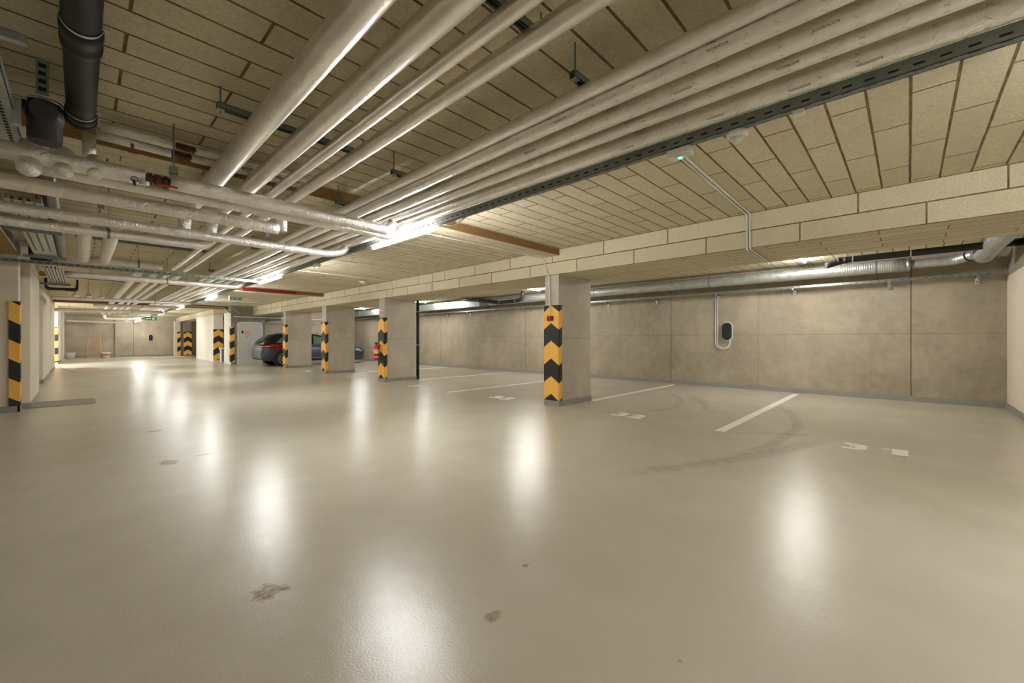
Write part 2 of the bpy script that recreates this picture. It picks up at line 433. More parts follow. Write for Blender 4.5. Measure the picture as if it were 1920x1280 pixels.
def fillet(c, r=.012):
    out = []
    for i, p in enumerate(c):
        if i == 0 or i == len(c)-1: out.append(p); continue
        a = Vector(c[i-1]+(0,)); b = Vector(p+(0,)); d = Vector(c[i+1]+(0,))
        A = b+(a-b).normalized()*r; D = b+(d-b).normalized()*r
        for t in (0, .5, 1): q = A*(1-t)**2+b*2*t*(1-t)+D*t*t; out.append((q.x, q.y))
    return out
X0 = 5.925; X1 = 6.955
words = ['first (nearest) column with the red and brown box', 'second column with the fire extinguisher', 'third column in front of the car', 'fourth column hiding the car door']
for i, (y0, y1) in enumerate(((4.517, 4.833), (10.64, 10.96), (14.65, 15.0), (18.71, 19.03))):
    t = thing('concrete_column', (X0, y0, 0), ['bare concrete column nearest the camera, carrying the long beam', 'bare concrete column beside the black downpipe and extinguisher',
              'bare concrete column between extinguisher column and car tail column', 'bare concrete column standing beside the car tail'][i], 'column')
    MB().box(X0, y0, 0, X1, y1, BZ).build('shaft', M['con_col'], t, .008)
    MB().box(X0-.012, y0-.012, 0, X1+.012, y1+.012, .095).build('skirting', M['skirt'], t, .004)
    e = .012; w2 = (y1-y0)/2+e
    g = guard(fillet([(X0+.075, y1+e), (X0-e, y1+e), (X0-e, y0-e), (X0+.075, y0-e)]), .10, 1.815, 'corner_guard', '', w2, .70)
    tag(g, 'yellow and black zigzag guard on the '+words[i], 'corner guard', 'foam guards on the bare concrete columns')
t = thing('wall_column', (-.75, 10.7, 0), 'cream painted column with striped corner at the left edge', 'column')
MB().box(-2.4, 10.68, 0, -.706, 10.99, 2.60).build('shaft', M['cream'], t, .006)
MB().box(-2.4, 10.665, 0, -.692, 10.70, .10).box(-.72, 10.665, 0, -.692, 10.99, .10).build('skirting', M['skirt'], t, .003)
g = guard(fillet([(-.812, 10.668), (-.694, 10.668), (-.694, 10.786)]), .10, 1.83, 'corner_guard', '', 0., .70, 1.445)
tag(g, 'orange and black foam guard on the cream column at the left edge', 'corner guard')
# fix the left guard: stripes fall towards the corner
t = thing('far_column', (-.73, 29.7, 0), 'white column with striped guard beside the bright opening far left', 'column')
MB().box(-1.3, 29.6, 0, -.74, 29.98, CZ).build('shaft', M['white'], t)
g = guard([(-1.0, 29.59), (-.735, 29.59), (-.735, 29.72)], .1, 1.8, 'corner_guard', '', 0., .6, 1.42)
tag(g, 'yellow and black guard on the far left white column by the opening', 'corner guard')
for (x0, y0, x1, y1, lab, gl, mt, gp) in (
    (5.0, 27.2, 5.44, 32., 'white faced wall pier behind the white bin', 'striped guard on the pier beside the white bin', 'white', [(4.99, 27.19), (5.45, 27.19)]),
    (5.22, 38.0, 5.66, 38.5, 'distant column with wide striped guard near the end wall', 'wide striped guard on the distant column near the end wall', 'con_plain', [(5.21, 37.99), (5.67, 37.99)]),
    (4.72, 38.2, 5.04, 38.7, 'distant column next to the far beam end', 'narrow striped guard on the column at the far beam end', 'cream', [(4.86, 38.19), (5.05, 38.19), (5.05, 38.5)])):
    t = thing('far_column', (x0, y0, 0), lab, 'column'); MB().box(x0, y0, 0, x1, y1, 2.5 if y0 > 30 else CZ).build('shaft', M[mt], t)
    hw = .0
    S = sum((Vector(b)-Vector(a)).length for a, b in zip(gp, gp[1:]))
    g = guard(gp, .08, 1.75, 'corner_guard', '', S/2+.01, .7, 1.42); tag(g, gl, 'corner guard')
g = guard([(5.14, 23.39), (4.975, 23.39), (4.975, 23.58)], .1, 1.8, 'corner_guard', '', 0., .6, 1.7)
tag(g, 'striped guard on the corner left of the grey door', 'corner guard')

# ------------------------------------------------------------------ grey door with hazard notices
t = tag(bpy.data.objects.new('door_1', None), 'light grey steel door in the concrete wall left of the car', 'door', None, 'structure'); COL.objects.link(t); t.location = (5.3, 23.38, 0)
MB().box(5.30, 23.35, 0, 6.26, 23.398, 2.0).build('door_leaf', M['door'], t, .006)
MB().box(5.24, 23.34, 0, 5.30, 23.40, 2.04).box(6.26, 23.34, 0, 6.32, 23.40, 2.04).box(5.24, 23.34, 2.0, 6.32, 23.40, 2.05).build('door_frame', M['white_pl'], t)
for z in (.3, 1.0, 1.75): MB().cyl((5.27, 23.33, z-.05), (5.27, 23.33, z+.05), .015, 10).build('hinge', M['galv'], t)
MB().box(5.42, 23.33, 1.48, 5.49, 23.35, 1.62).build('keypad', M['rubber'], t)
MB().box(5.55, 23.342, 1.60, 5.76, 23.35, 1.63).box(5.57, 23.342, 1.50, 5.74, 23.35, 1.56).box(5.53, 23.342, 1.40, 5.80, 23.35, 1.43).box(5.6, 23.342, 1.28, 5.7, 23.35, 1.34).build('notice', M['orange_print'], t)
tag(MB().box(5.05, 23.1, 2.26, 9.5, 23.14, 2.30).build('cable_rail', M['white_pl']), 'thin white cable rail running above the grey door', 'cable rail')

# ------------------------------------------------------------------ lagged pipes
def jit(pts, r, a=.015, seed=1):
    rr = random.Random(seed); return [r*(1+rr.uniform(-a, a)) for _ in pts]
def wrap_text(s, size, X, Z, R, y, th, flip=1):
    V, F, x0, x1, y0, y1 = textmesh(s, size, size*.01); m = MB(); r = R+.0018
    for v in V:
        u = (v[0]-(x0+x1)/2)*flip; a = th+(v[1]-(y0+y1)/2)*flip/R
        m.v.append((X+r*math.cos(a), y+u, Z+r*math.sin(a)))
    for f in F: m.face(f)
    return m
def marks(X, Z, R, ya, yb, step, th, seed):
    """little printed crosses and dashes on the lagging"""
    rr = random.Random(seed); m = MB(); y = ya
    def strip(y0, a0, y1, a1, wd=.0006):
        L = math.hypot(y1-y0, (a1-a0)*R) or 1; ny = -(a1-a0)*R/L*wd; na = (y1-y0)/L*wd/R; r = R+.0016
        P = [(y0+ny, a0+na), (y1+ny, a1+na), (y1-ny, a1-na), (y0-ny, a0-na)]
        m.quad([(X+r*math.cos(a), yy, Z+r*math.sin(a)) for yy, a in P])
    while y < yb:
        for k in (-1, 0, 1):
            a = th+k*.75+rr.uniform(-.12, .12); q = rr.random()
            if q < .30: strip(y-.009, a-.12, y+.009, a+.12); strip(y-.009, a+.12, y+.009, a-.12)
            elif q < .65: strip(y-.012, a-.25, y+.006, a+.2)
            else: strip(y-.012, a+.2, y+.010, a-.16)
        y += step*rr.uniform(.8, 1.2)
    return m
def ypipe(name, X, Z, R, ya, yb, label, group=None, mat='foil', text=(), seed=1, mk=True, cat='pipe', bands=True):
    pts = [(X, ya+(yb-ya)*k/max(1, int((yb-ya)/.12)), Z) for k in range(int((yb-ya)/.12)+1)]
    t = thing(name, (X, ya, Z-R), label, cat, group)
    MB().tube(pts, jit(pts, R, .012, seed), 24).build('lagging', M[mat], t)
    if bands:
        y = ya+.6+(seed % 5)*.17
        while y < min(yb-.3, 16):
            MB().tube([(X, y-.022, Z), (X, y, Z), (X, y+.022, Z)], [R*1.016]*3, 24, 0, False).build('tape_band', M['foil_smooth'], t); y += 2.3
    if mk: marks(X, Z, R, max(ya, -.5), min(yb, 4.5), .13, math.radians(214), seed).build('printed_marks', M['ink'], t)['kind'] = 'stuff'
    for (y, th) in text:
        wrap_text('ROCKWOOL', .016, X, Z, R, y, math.radians(th)).build('printed_lettering', M['ink'], t)
    return t
GB = 'foil lagged pipes of the long bundle beside the cable tray'
GP = 'four foil lagged pipes nearest the camera'
bund = [(1.93, 2.565, .040), (2.016, 2.53, .049), (2.200, 2.53, .050), (2.375, 2.53, .0395), (2.556, 2.52, .0565)]
labs = ['thin foil pipe at the shaded upper side of the long bundle, second row up', 'foil pipe forming the upper left edge of the long bundle', 'foil pipe in the middle of the long bundle',
        'slimmest foil pipe of the long bundle, next to the dark gap', 'foil pipe of the long bundle right against the slotted tray']
txt = [(), ((.62, 205), (1.5, 212)), ((.25, 205), (.85, 226), (1.9, 214)), ((.42, 210),), ((.13, 226), (.40, 232), (.80, 230), (1.35, 232))]
for i, (x, z, r) in enumerate(bund):
    ypipe('insulated_pipe', x, z, r, -2.6, 38.2, labs[i], GB, 'foil_run', txt[i], 11+i, i > 0)
near = [(.807, 2.578, .0714), (1.059, 2.578, .0647), (1.274, 2.600, .0396), (1.461, 2.600, .048)]
labs = ['fattest foil pipe, leftmost of the four near pipes', 'fat foil pipe, second from the left of the four near pipes', 'slim foil pipe, third from the left of the four near pipes', 'foil pipe rightmost of the four near pipes']
for i, (x, z, r) in enumerate(near):
    ypipe('insulated_pipe', x, z, r, -2.6, 5.0 if i < 2 else 10.5, labs[i], GP, 'foil_smooth', (), 31+i, False)
for i, (x, z, r) in enumerate(near):
    ypipe('insulated_pipe', x, z-.03, r*.95, 11.1, 30.5, ['leftmost', 'second', 'third', 'rightmost'][i]+' of the four distant foil pipes behind the slotted cross rail', 'distant foil pipes behind the slotted cross rail', 'foil', (), 41+i, False, bands=False)

def xpipe(path, R, label, mat='foil', bend=.12, seed=3, group=None, name='insulated_pipe', cat='pipe'):
    pts = dens(rnd(path, bend), .11)
    o = MB().tube(pts, jit(pts, R, .014, seed), 24).build('lagging', M[mat])
    t = thing(name, path[0], label, cat, group); attach(o, t); return t
GC = 'foil lagged cross pipes over the aisle'
c1 = xpipe([(-.36, 4.07, 2.385), (.33, 4.05, 2.385)], .056, 'left piece of the nearest cross pipe, ending at the brass valve', seed=5, bend=.08)
c1b = xpipe([(.47, 4.05, 2.395), (2.32, 4.09, 2.385), (2.375, 4.09, 2.48)], .056, 'nearest cross pipe, running from brass valve to the long bundle', seed=6, bend=.08)
xpipe([(-.2, 4.20, 2.345), (2.46, 4.24, 2.365), (2.556, 4.24, 2.46)], .042, 'lower companion pipe tucked behind the nearest cross pipe', seed=7, bend=.08)
xpipe([(-1.6, 4.72, 2.35), (1.42, 4.72, 2.345)], .056, 'second cross pipe, ending square under the rightmost near pipe', seed=8)
xpipe([(1.461, 4.74, 2.33), (1.461, 4.74, 2.56)], .05, 'short upright foil piece between second cross pipe and rightmost near pipe', seed=8)
xpipe([(-1.6, 5.62, 2.345), (2.30, 5.62, 2.345), (2.50, 5.62, 2.40), (2.556, 5.62, 2.48)], .049, 'third cross pipe with shiny elbow joining the long bundle', seed=9)
xpipe([(-1.6, 5.86, 2.27), (.98, 5.86, 2.28), (1.059, 5.86, 2.36), (1.059, 5.82, 2.56), (1.059, 5.0, 2.578)], .052, 'lower cross pipe bending up into the second fat pipe', seed=10)
xpipe([(.807, 5.0, 2.578), (.807, 5.82, 2.578), (.807, 5.86, 2.34)], .058, 'short foil elbow dropping from the fattest pipe', seed=10)
xpipe([(.034, 5.75, 2.36), (.034, 8.05, 2.36), (.034, 8.22, 2.32)], .062, 'stub pipe straight ahead, left of the two above the cushion column', seed=12)
xpipe([(.245, 5.75, 2.36), (.245, 8.1, 2.36), (.245, 8.22, 2.32)], .062, 'stub pipe straight ahead, right of the two leading to the short header', seed=13)
xpipe([(.10, 8.24, 2.315), (.87, 8.24, 2.315)], .055, 'short header pipe closing the two stub pipes', seed=14)
xpipe([(-.19, 10.68, 2.35), (2.40, 10.68, 2.35), (2.50, 10.68, 2.45)], .055, 'fourth cross pipe, just behind the slotted cross rail', seed=15)
xpipe([(-.55, 16.8, 2.33), (2.5, 16.8, 2.36)], .048, 'fifth cross pipe at the far ends of the four distant pipes', seed=16, group=GC)
xpipe([(.3, 19.2, 2.33), (2.5, 19.2, 2.36)], .048, 'sixth cross pipe beyond the distant valves', seed=17, group=GC)
xpipe([(-.68, 23.4, 2.33), (2.5, 23.4, 2.36)], .068, 'seventh cross pipe, thick, above the far left opening', seed=18, group=GC)
xpipe([(.9, 30.8, 2.55), (.9, 30.8, 2.32), (2.3, 30.8, 2.34)], .07, 'eighth cross pipe with a white upright elbow', 'white' if False else 'foil', seed=19, group=GC)
xpipe([(-.6, 37.6, 2.36), (2.4, 37.6, 2.30)], .07, 'last cross pipe in front of the end wall', seed=20, group=GC)
# three elbow caps bulging below the nearest cross pipe
for i, (x, z) in enumerate(((-.225, 2.285), (-.075, 2.312), (.072, 2.335))):
    Rb = [.058, .050, .044][i]
    tb = thing('insulated_pipe', (x, 4.3, z), 'foil elbow bulging under the nearest cross pipe, '+['leftmost of three', 'middle of three', 'rightmost of three'][i], 'pipe', 'foil elbows under the nearest cross pipe')
    ax = Vector((0, -.55, -.84)).normalized(); c0 = Vector((x, 4.16, 2.47)); c1_ = Vector((x, 4.04, z+.01))
    ax = (c1_-c0).normalized()
    pp = [c0, c0+(c1_-c0)*.5, c1_]+[c1_+ax*Rb*math.sin(q*PI/16) for q in range(1, 9)]
    MB().tube(pp, [Rb, Rb, Rb]+[max(.003, Rb*math.cos(q*PI/16)) for q in range(1, 9)], 24).build('lagging', M['foil'], tb)
# twin lagged lines with brown valves high up on the left
xpipe([(.10, 4.13, 2.715), (.51, 4.13, 2.715)], .036, 'upper left piece of the twin foil lines under the brown beam', seed=25)
xpipe([(.08, 4.24, 2.685), (.50, 4.24, 2.685)], .036, 'lower left piece of the twin foil lines under the brown beam', seed=26)
xpipe([(.64, 4.13, 2.715), (1.5, 4.13, 2.715)], .032, 'upper right piece of the twin foil lines passing over the near pipes', seed=27)
xpipe([(.63, 4.24, 2.685), (1.55, 4.24, 2.685)], .032, 'lower right piece of the twin foil lines passing over the near pipes', seed=28)
xpipe([(.045, 4.22, 2.66), (.045, 4.22, 2.44)], .036, 'short upright foil pipe below the black drain pipe end', seed=29)
xpipe([(-.10, 4.3, 2.52), (-.10, 4.3, 2.42)], .05, 'crumpled foil stub beside the black drain fitting', seed=30)

def valve(x0, x1, y, z, r, label, lever):
    t = thing('valve', ((x0+x1)/2, y, z-r), label, 'valve')
    MB().cyl((x0, y, z), (x1, y, z), r*.55, 12).cyl((x0+.02, y, z), (x0+.05, y, z), r*.85, 6).cyl((x1-.05, y, z), (x1-.02, y, z), r*.85, 6).cyl(((x0+x1)/2-.02, y, z), ((x0+x1)/2+.02, y, z), r*.8, 12).build('valve_body', M['brass'], t)
    xm = (x0+x1)/2
    MB().cyl((xm, y, z), (xm, y-r*1.2, z-r*.6), r*.28, 10).build('spindle', M['brass'], t)
    if lever: MB().box(xm-.01, y-r*1.3, z-r*1.0, xm+.11, y-r*1.05, z-r*.75).build('lever', M['red'], t, .003)
    else: MB().tube([(xm+.022*math.cos(a*PI/6), y-r*1.25, z-r*.6+.022*math.sin(a*PI/6)) for a in range(13)], .004, 6).build('hand_wheel', M['brass'], t)
    return t
valve(.32, .48, 4.05, 2.388, .052, 'brass valve with red lever in the gap of the nearest cross pipe', True)
valve(.50, .65, 4.13, 2.715, .030, 'brown valve in the gap of the upper twin foil line', False)
valve(.49, .64, 4.24, 2.685, .030, 'brown valve in the gap of the lower twin foil line', False)
for i, x in enumerate((.268, .30)):
    t = thing('drain_tap', (x, 3.98, 2.32), ['small brass drain tap under the cross pipe', 'white plastic dosing cap beside the drain tap'][i], 'tap')
    if i == 0:
        MB().cyl((x, 4.02, 2.345), (x, 3.98, 2.30), .009, 10).build('tap_body', M['brass'], t)
        MB().tube([(x+.018*math.cos(a*PI/6), 3.98, 2.34+.018*math.sin(a*PI/6)) for a in range(13)], .003, 6).build('ring_handle', M['brass'], t)
    else: MB().cyl((x, 4.0, 2.335), (x+.04, 3.97, 2.325), .016, 12).build('cap', M['white_pl'], t)
t = thing('drain_tap', (.27, 4.14, 2.58), 'small hanging tap below the twin foil lines', 'tap')
MB().cyl((.27, 4.2, 2.66), (.27, 4.16, 2.59), .010, 10).build('tap_body', M['galv_dull'], t); MB().box(.245, 4.15, 2.582, .295, 4.17, 2.59).build('handle', M['red'], t)

# ------------------------------------------------------------------ plastic drain pipes
def drain(path, R, label, mat, clamps=(), sockets=(), name='drain_pipe', bend=.14):
    t = thing(name, path[0], label, 'drain pipe')
    pts = dens(rnd(path, bend), .3); MB().tube(pts, R, 28).build('pipe', M[mat], t)
    for (p, d) in sockets:
        p = Vector(p); d = Vector(d)
        MB().tube([p-d*.5, p-d*.46, p-d*.2, p-d*.18, p+d*.2, p+d*.22, p+d*.45, p+d*.5], [R*1.02, R*1.13, R*1.15, R*1.08, R*1.08, R*1.14, R*1.14, R*1.02], 28, 0, False).build('socket', M[mat], t)
    for (p, d) in clamps:
        p = Vector(p); d = Vector(d).normalized(); s = d.cross(Vector((0, 0, 1))).normalized()
        cl = MB().tube([p-d*.008, p+d*.008], R*1.09, 28, 0, False)
        for q in (-1, 1): cl.box(*(p+s*q*R*1.08-Vector((.006, .006, .006))), *(p+s*q*R*1.30+Vector((.006, .006, .006))))
        cl.build('pipe_clamp', M['zinc'], t)
    return t
drain([(.005, -2., 2.655), (.005, 3.95, 2.655)], .0672, 'thick black drain pipe hanging from the ceiling at upper left', 'black_pl',
      [((.005, 2.725, 2.655), (0, 1, 0)), ((.005, 3.78, 2.655), (0, 1, 0))], [((.005, 2.86, 2.655), (0, .2, 0)), ((.005, 3.88, 2.655), (0, .14, 0))])
drain([(-.212, 5.3, 2.655), (-.212, 10.6, 2.655)], .0612, 'grey brown drain pipe between cable tray and stub pipes', 'brown_pl',
      [((-.212, y, 2.655), (0, 1, 0)) for y in (6.55, 7.85, 9.0)], [((-.212, 8.05, 2.655), (0, .2, 0))])
t = thing('drain_fitting', (-.145, 3.7, 2.34), 'black drain access fitting hung from a slotted strap at upper left', 'drain fitting')
MB().tube([(-.145, 3.72, 2.37), (-.145, 3.72, 2.39), (-.145, 3.72, 2.50), (-.145, 3.72, 2.505), (-.145, 3.72, 2.53), (-.145, 3.72, 2.61)], [.068, .073, .073, .08, .08, .07], 28).build('body', M['black_pl'], t)
MB().cyl((-.145, 3.70, 2.56), (-.145, 3.615, 2.53), .058, 24).cyl((-.145, 3.62, 2.533), (-.145, 3.605, 2.528), .02, 16).build('access_cap', M['black_pl'], t)
MB().tube([(-.145, 3.72, 2.60), (-.145, 3.72, 2.615)], .076, 28).build('collar', M['galv'], t)
m = MB().box(-.175, 3.58, 2.60, -.125, 3.585, 2.80)
for k in range(4): m.box(-.165, 3.577, 2.62+k*.045, -.135, 3.581, 2.642+k*.045, 1)
m.build('slotted_strap', [M['galv_dull'], M['slot']], t)
drain([(-1.0, 3.9, 2.63), (-.05, 3.9, 2.63)], .035, 'slim black pipe crossing behind the drain fitting', 'black_pl', [((-.10, 3.9, 2.63), (1, 0, 0))])
drain([(9.6, -1.23, 2.64), (9.6, .82, 2.64), (9.6, .98, 2.60), (9.55, 1.10, 2.56)], .055, 'black drain pipe along the ceiling above the last bay', 'black_pl',
      [((9.6, -.03, 2.64), (0, 1, 0)), ((9.6, .72, 2.64), (0, 1, 0))], [((9.6, .86, 2.635), (0, .14, 0))])
drain([(10.2, 9.27, 2.81), (10.2, 9.32, 2.53), (10.2, 9.7, 2.50), (10.2, 10.4, 2.49), (10.2, 11.55, 2.65), (10.2, 12.4, 2.74)], .062, 'sagging black drain pipe seen left of the nearest column', 'black_pl',
      [((10.2, 9.6, 2.51), (0, 1, 0)), ((10.2, 10.35, 2.50), (0, 1, 0)), ((10.2, 11.5, 2.64), (0, 1, 0))])
drain([(9.9, 15.6, 2.68), (9.9, 15.75, 2.60), (9.9, 17.6, 2.62)], .06, 'black drain pipe seen between second and third columns', 'black_pl', (), [((9.9, 15.85, 2.60), (0, .14, 0))])
t = thing('downpipe', (6.96, 10.62, 0), 'black downpipe standing against the extinguisher column', 'downpipe')
MB().cyl((7.03, 10.66, 0), (7.03, 10.66, BZ), .045, 20).build('pipe', M['black_pl'], t)
for z in (1.02, 2.02): MB().tube([(7.03, 10.66, z), (7.03, 10.66, z+.02)], .050, 20).build('pipe_clamp', M['galv'], t)

# ------------------------------------------------------------------ hangers
def hanger(xa, xb, y, z, rods, label, group, drop=None):
    t = thing('strut_hanger', (xa, y, z), label, 'hanger', group)
    w = .041
    MB().box(xa, y-w/2, z, xb, y-w/2+.004, z+w).box(xa, y+w/2-.004, z, xb, y+w/2, z+w).box(xa, y-w/2, z+w-.004, xb, y+w/2, z+w).box(xa, y-w/2, z, xb, y-w/2+.010, z+.004).box(xa, y+w/2-.010, z, xb, y+w/2, z+.004).build('strut', M['galv_dull'], t)
    for x in rods:
        MB().cyl((x, y, z-.02), (x, y, CZ), .005, 8).build('threaded_rod', M['galv_dull'], t)
        MB().cyl((x, y, z-.012), (x, y, z), .011, 6).cyl((x, y, z+w), (x, y, z+w+.01), .011, 6).box(x-.02, y-.02, z-.003, x+.02, y+.02, z).build('nut', M['galv'], t)
    return t
for i, (y, lab) in enumerate(((1.31, 'closest to the camera'), (3.17, 'with its end sticking out at upper left'))):
    hanger(.60, 1.60, y, 2.665, (.62, 1.575), 'galvanised strut carrying the four near foil pipes, '+lab, 'struts of the four near foil pipes')
hanger(-.05, 1.62, 8.6, 2.665, (.28, 1.05), 'long galvanised strut above the stub pipes', 'struts of the four near foil pipes')
for i, y in enumerate((1.31, 3.19, 4.30, 7.4, 10.5)):
    hanger(1.84, 2.62, y, 2.612, (1.863, 2.60), 'galvanised strut of the long bundle, '+['nearest the camera', 'second from the camera', 'beside the nearest cross pipe', 'before the slotted cross rail', 'behind the slotted cross rail'][i], 'struts of the long bundle')
t = thing('pipe_hanger', (.455, 3.95, 2.46), 'drop rod clip holding the nearest cross pipe by the valve', 'hanger')
MB().cyl((.486, 3.98, 2.49), (.486, 3.98, CZ), .005, 8).build('threaded_rod', M['galv_dull'], t)
MB().box(.46, 3.95, 2.44, .51, 4.0, 2.49).build('clip', M['galv_dull'], t)
for (x, y, l) in ((1.39, 4.98, 'near the square end of the second cross pipe'), (.12, 4.9, 'behind the second cross pipe at left')):
    t = thing('pipe_hanger', (x, y, 2.3), 'drop rod clip '+l, 'hanger')
    MB().cyl((x, y, 2.33), (x, y, 2.76 if y > 4.8 else CZ), .004, 8).build('threaded_rod', M['galv_dull'], t); MB().box(x-.02, y-.015, 2.30, x+.02, y+.015, 2.34).build('clip', M['galv_dull'], t)
tag(MB().box(1.30, .86, CZ-.005, 1.40, .93, CZ-.001).cyl((1.35, .9, 2.74), (1.35, .9, CZ-.004), .008, 8).build('ceiling_anchor', M['rubber']), 'dark anchor plate on the ceiling between the near pipes', 'anchor')
tag(MB().cyl((1.56, 1.42, 2.775), (1.56, 1.42, CZ), .012, 8).tube([(1.56+.02*math.cos(a*PI/6), 1.42+.02*math.sin(a*PI/6), 2.775) for a in range(13)], .004, 6).build('ceiling_eye', M['galv']), 'small shiny ring bolt on the ceiling beside the rightmost near pipe', 'ring bolt')

def clip(x, y, z, R, label, top=CZ):
    t = thing('pipe_hanger', (x, y, z+R), label, 'hanger')
    MB().cyl((x, y, z+R), (x, y, top), .004, 8).build('threaded_rod', M['galv_dull'], t)
    MB().tube([(x-.012, y, z), (x+.012, y, z)], R*1.04, 24, 0, False).build('ring', M['galv_dull'], t)
clip(.60, 8.24, 2.315, .055, 'drop rod ring holding the short header pipe')
clip(1.2, 10.68, 2.35, .055, 'drop rod ring on the fourth cross pipe')
clip(1.6, 16.8, 2.345, .048, 'drop rod ring on the fifth cross pipe')
clip(1.5, 19.2, 2.345, .048, 'drop rod ring on the sixth cross pipe')
clip(1.5, 23.4, 2.345, .068, 'drop rod ring on the thick seventh cross pipe')
clip(.2, 5.86, 2.275, .052, 'drop rod ring on the lower cross pipe')
# ------------------------------------------------------------------ cable trays
def slots_on(m, pts): pass
def tray_y(x0, x1, z0, z1, ya, yb, label, pitch=.085, name='cable_tray'):
    t = thing(name, (x0, ya, z0), label, 'cable tray')
    th = .0025
    MB().box(x0, ya, z0, x0+th, yb, z1).box(x0, ya, z0, x1, yb, z0+th).box(x1-th, ya, z0, x1, yb, z1).build('channel', M['galv_dull'], t)
    m = MB(); y = max(ya, -.8); zc = (z0+z1)/2-.006
    while y < min(yb, 11):
        P = [(y-.016, zc-.005), (y+.016, zc-.005), (y+.021, zc), (y+.016, zc+.005), (y-.016, zc+.005), (y-.021, zc)]
        m.prism([(a, b) for a, b in P], 0, x0-.0006, x0+.0001)
        for k, xx in enumerate((x0+.008, x1-.008)):
            yy = y+(.02 if k else 0); m.box(xx-.0018, yy-.02, z0-.0006, xx+.0018, yy+.02, z0)
        y += pitch
    m.build('slots', M['slot'], t)['kind'] = 'stuff'; return t
tray_y(2.634, 2.684, 2.427, 2.492, -2.6, 38., 'slotted grey cable tray running along the long bundle above the tube lights')
# slotted rail across the aisle at the left
t = thing('cable_tray', (-1.3, 10.0, 2.41), 'slotted grey rail crossing the aisle in front of the fourth cross pipe', 'cable tray')
MB().box(-3.2, 10.0, 2.405, 2.62, 10.003, 2.455).box(-3.2, 10.0, 2.405, 2.62, 10.05, 2.408).box(-3.2, 10.047, 2.405, 2.62, 10.05, 2.455).build('channel', M['galv_dull'], t)
m = MB(); x = -2.
while x < 2.6: m.box(x, 9.9994, 2.425, x+.05, 10.0, 2.437); x += .085
m.build('slots', M['slot'], t)['kind'] = 'stuff'
def wide_tray(x0, x1, z, ya, yb, label, dots=True, rows=5):
    t = thing('cable_tray', (x0, ya, z), label, 'cable tray')
    MB().box(x0, ya, z, x1, yb, z+.003).box(x0, ya, z, x0+.003, yb, z+.06).box(x1-.003, ya, z, x1, yb, z+.06).build('channel', M['galv'], t)
    m = MB(); y = ya+.04
    while y < min(yb, ya+3.2):
        for k in range(rows):
            xx = x0+(x1-x0)*(k+.7)/(rows+.4)
            m.box(xx-.009, y-.014, z-.0008, xx+.009, y+.014, z)
        y += .05
    m.build('slots', M['slot'], t)['kind'] = 'stuff'
    cb = MB()
    for k in range(3): cb.tube([(x0+.05+k*.05, ya+.02, z+.02), (x0+.05+k*.05, yb-.02, z+.02)], .012, 8)
    cb.build('cables', M['rubber'], t)
    return t
wide_tray(-.62, -.262, 2.50, 2.4, 4.35, 'perforated cable tray at the upper left edge beside the drain fitting')
wide_tray(-.49, -.255, 2.50, 6.0, 9.7, 'flat galvanised cable tray beside the grey brown drain pipe', rows=3)
wide_tray(-.45, -.2, 2.43, 10.7, 13.4, 'short perforated tray end above the left wall recess', rows=6)
for i, (y, z) in enumerate(((7.45, 2.47), (9.72, 2.47), (13.4, 2.39))):
    tag(MB().box(-.60, y-.02, z-.01, -.15, y+.02, z+.03).build('tray_bracket', M['galv_dull']), ['cross bracket under the flat cable tray', 'cross bracket at the far end of the flat cable tray', 'cross bracket under the short perforated tray'][i], 'bracket')
t = thing('tray_bracket', (-.35, 2.85, 2.5), 'light steel support box hanging above the perforated tray', 'bracket')
MB().box(-.34, 2.55, 2.60, -.24, 2.62, 2.81).build('post', M['galv'], t); MB().box(-.45, 2.93, 2.56, -.17, 2.97, 2.60).build('arm', M['galv'], t)
tag(MB().box(-.27, 3.66, 2.42, -.232, 3.70, 2.58).build('cable_duct', M['galv'], None, .004), 'short pale cable duct box left of the black drain fitting', 'cable duct')

# wall side rail with brackets
t = thing('cable_tray', (10.93, -1.07, 2.33), 'slotted galvanised rail on brackets along the concrete wall', 'cable tray')
MB().box(10.92, -1.07, 2.325, 10.923, 24.4, 2.375).box(10.92, -1.07, 2.325, 10.98, 24.4, 2.328).box(10.977, -1.07, 2.325, 10.98, 24.4, 2.375).build('channel', M['galv'], t)
m = MB(); y = -1.03
while y < 9: m.box(10.9194, y, 2.347, 10.92, y+.05, 2.354); y += .11
m.build('slots', M['slot'], t)['kind'] = 'stuff'
for y in (-.89, .274, 1.847, 3.443, 5.063, 6.589, 8.2, 9.8, 11.44, 13.02, 14.56, 16.1, 17.7):
    b = MB().box(10.92, y-.02, 2.29, 11.15, y+.02, 2.325).box(11.12, y-.025, 2.19, 11.149, y+.025, 2.325)
    b.build('wall_bracket', M['galv'], t)
    MB().cyl((11.119, y, 2.225), (11.121, y, 2.225), .008, 10).build('bolt_hole', M['slot'], t)

# ventilation ducts
t = thing('air_duct', (10.75, 0, 2.47), 'long spiral steel air duct under the ceiling along the concrete wall', 'air duct')
MB().tube([(10.75, y*.25, 2.605) for y in range(0, 47)], .126, 36).build('duct', M['spiral'], t)
MB().tube([(10.75, -.03, 2.605), (10.75, .02, 2.605)], .129, 36).build('end_collar', M['galv'], t)
for y in (.45, 3.53, 6.8, 9.96): MB().tube([(10.75, y-.012, 2.605), (10.75, y+.012, 2.605)], .1285, 36, 0, False).cyl((10.75, y, 2.73), (10.75, y, CZ), .005, 6).build('duct_strap', M['galv_dull'], t)
t = thing('air_duct', (10.75, -.9, 2.5), 'slimmer spiral duct continuing to the right with a bend', 'air duct')
MB().tube(dens(rnd([(10.75, -.03, 2.60), (10.72, -.62, 2.60), (10.5, -.85, 2.66)], .12), .08), .082, 30).build('duct', M['spiral'], t)
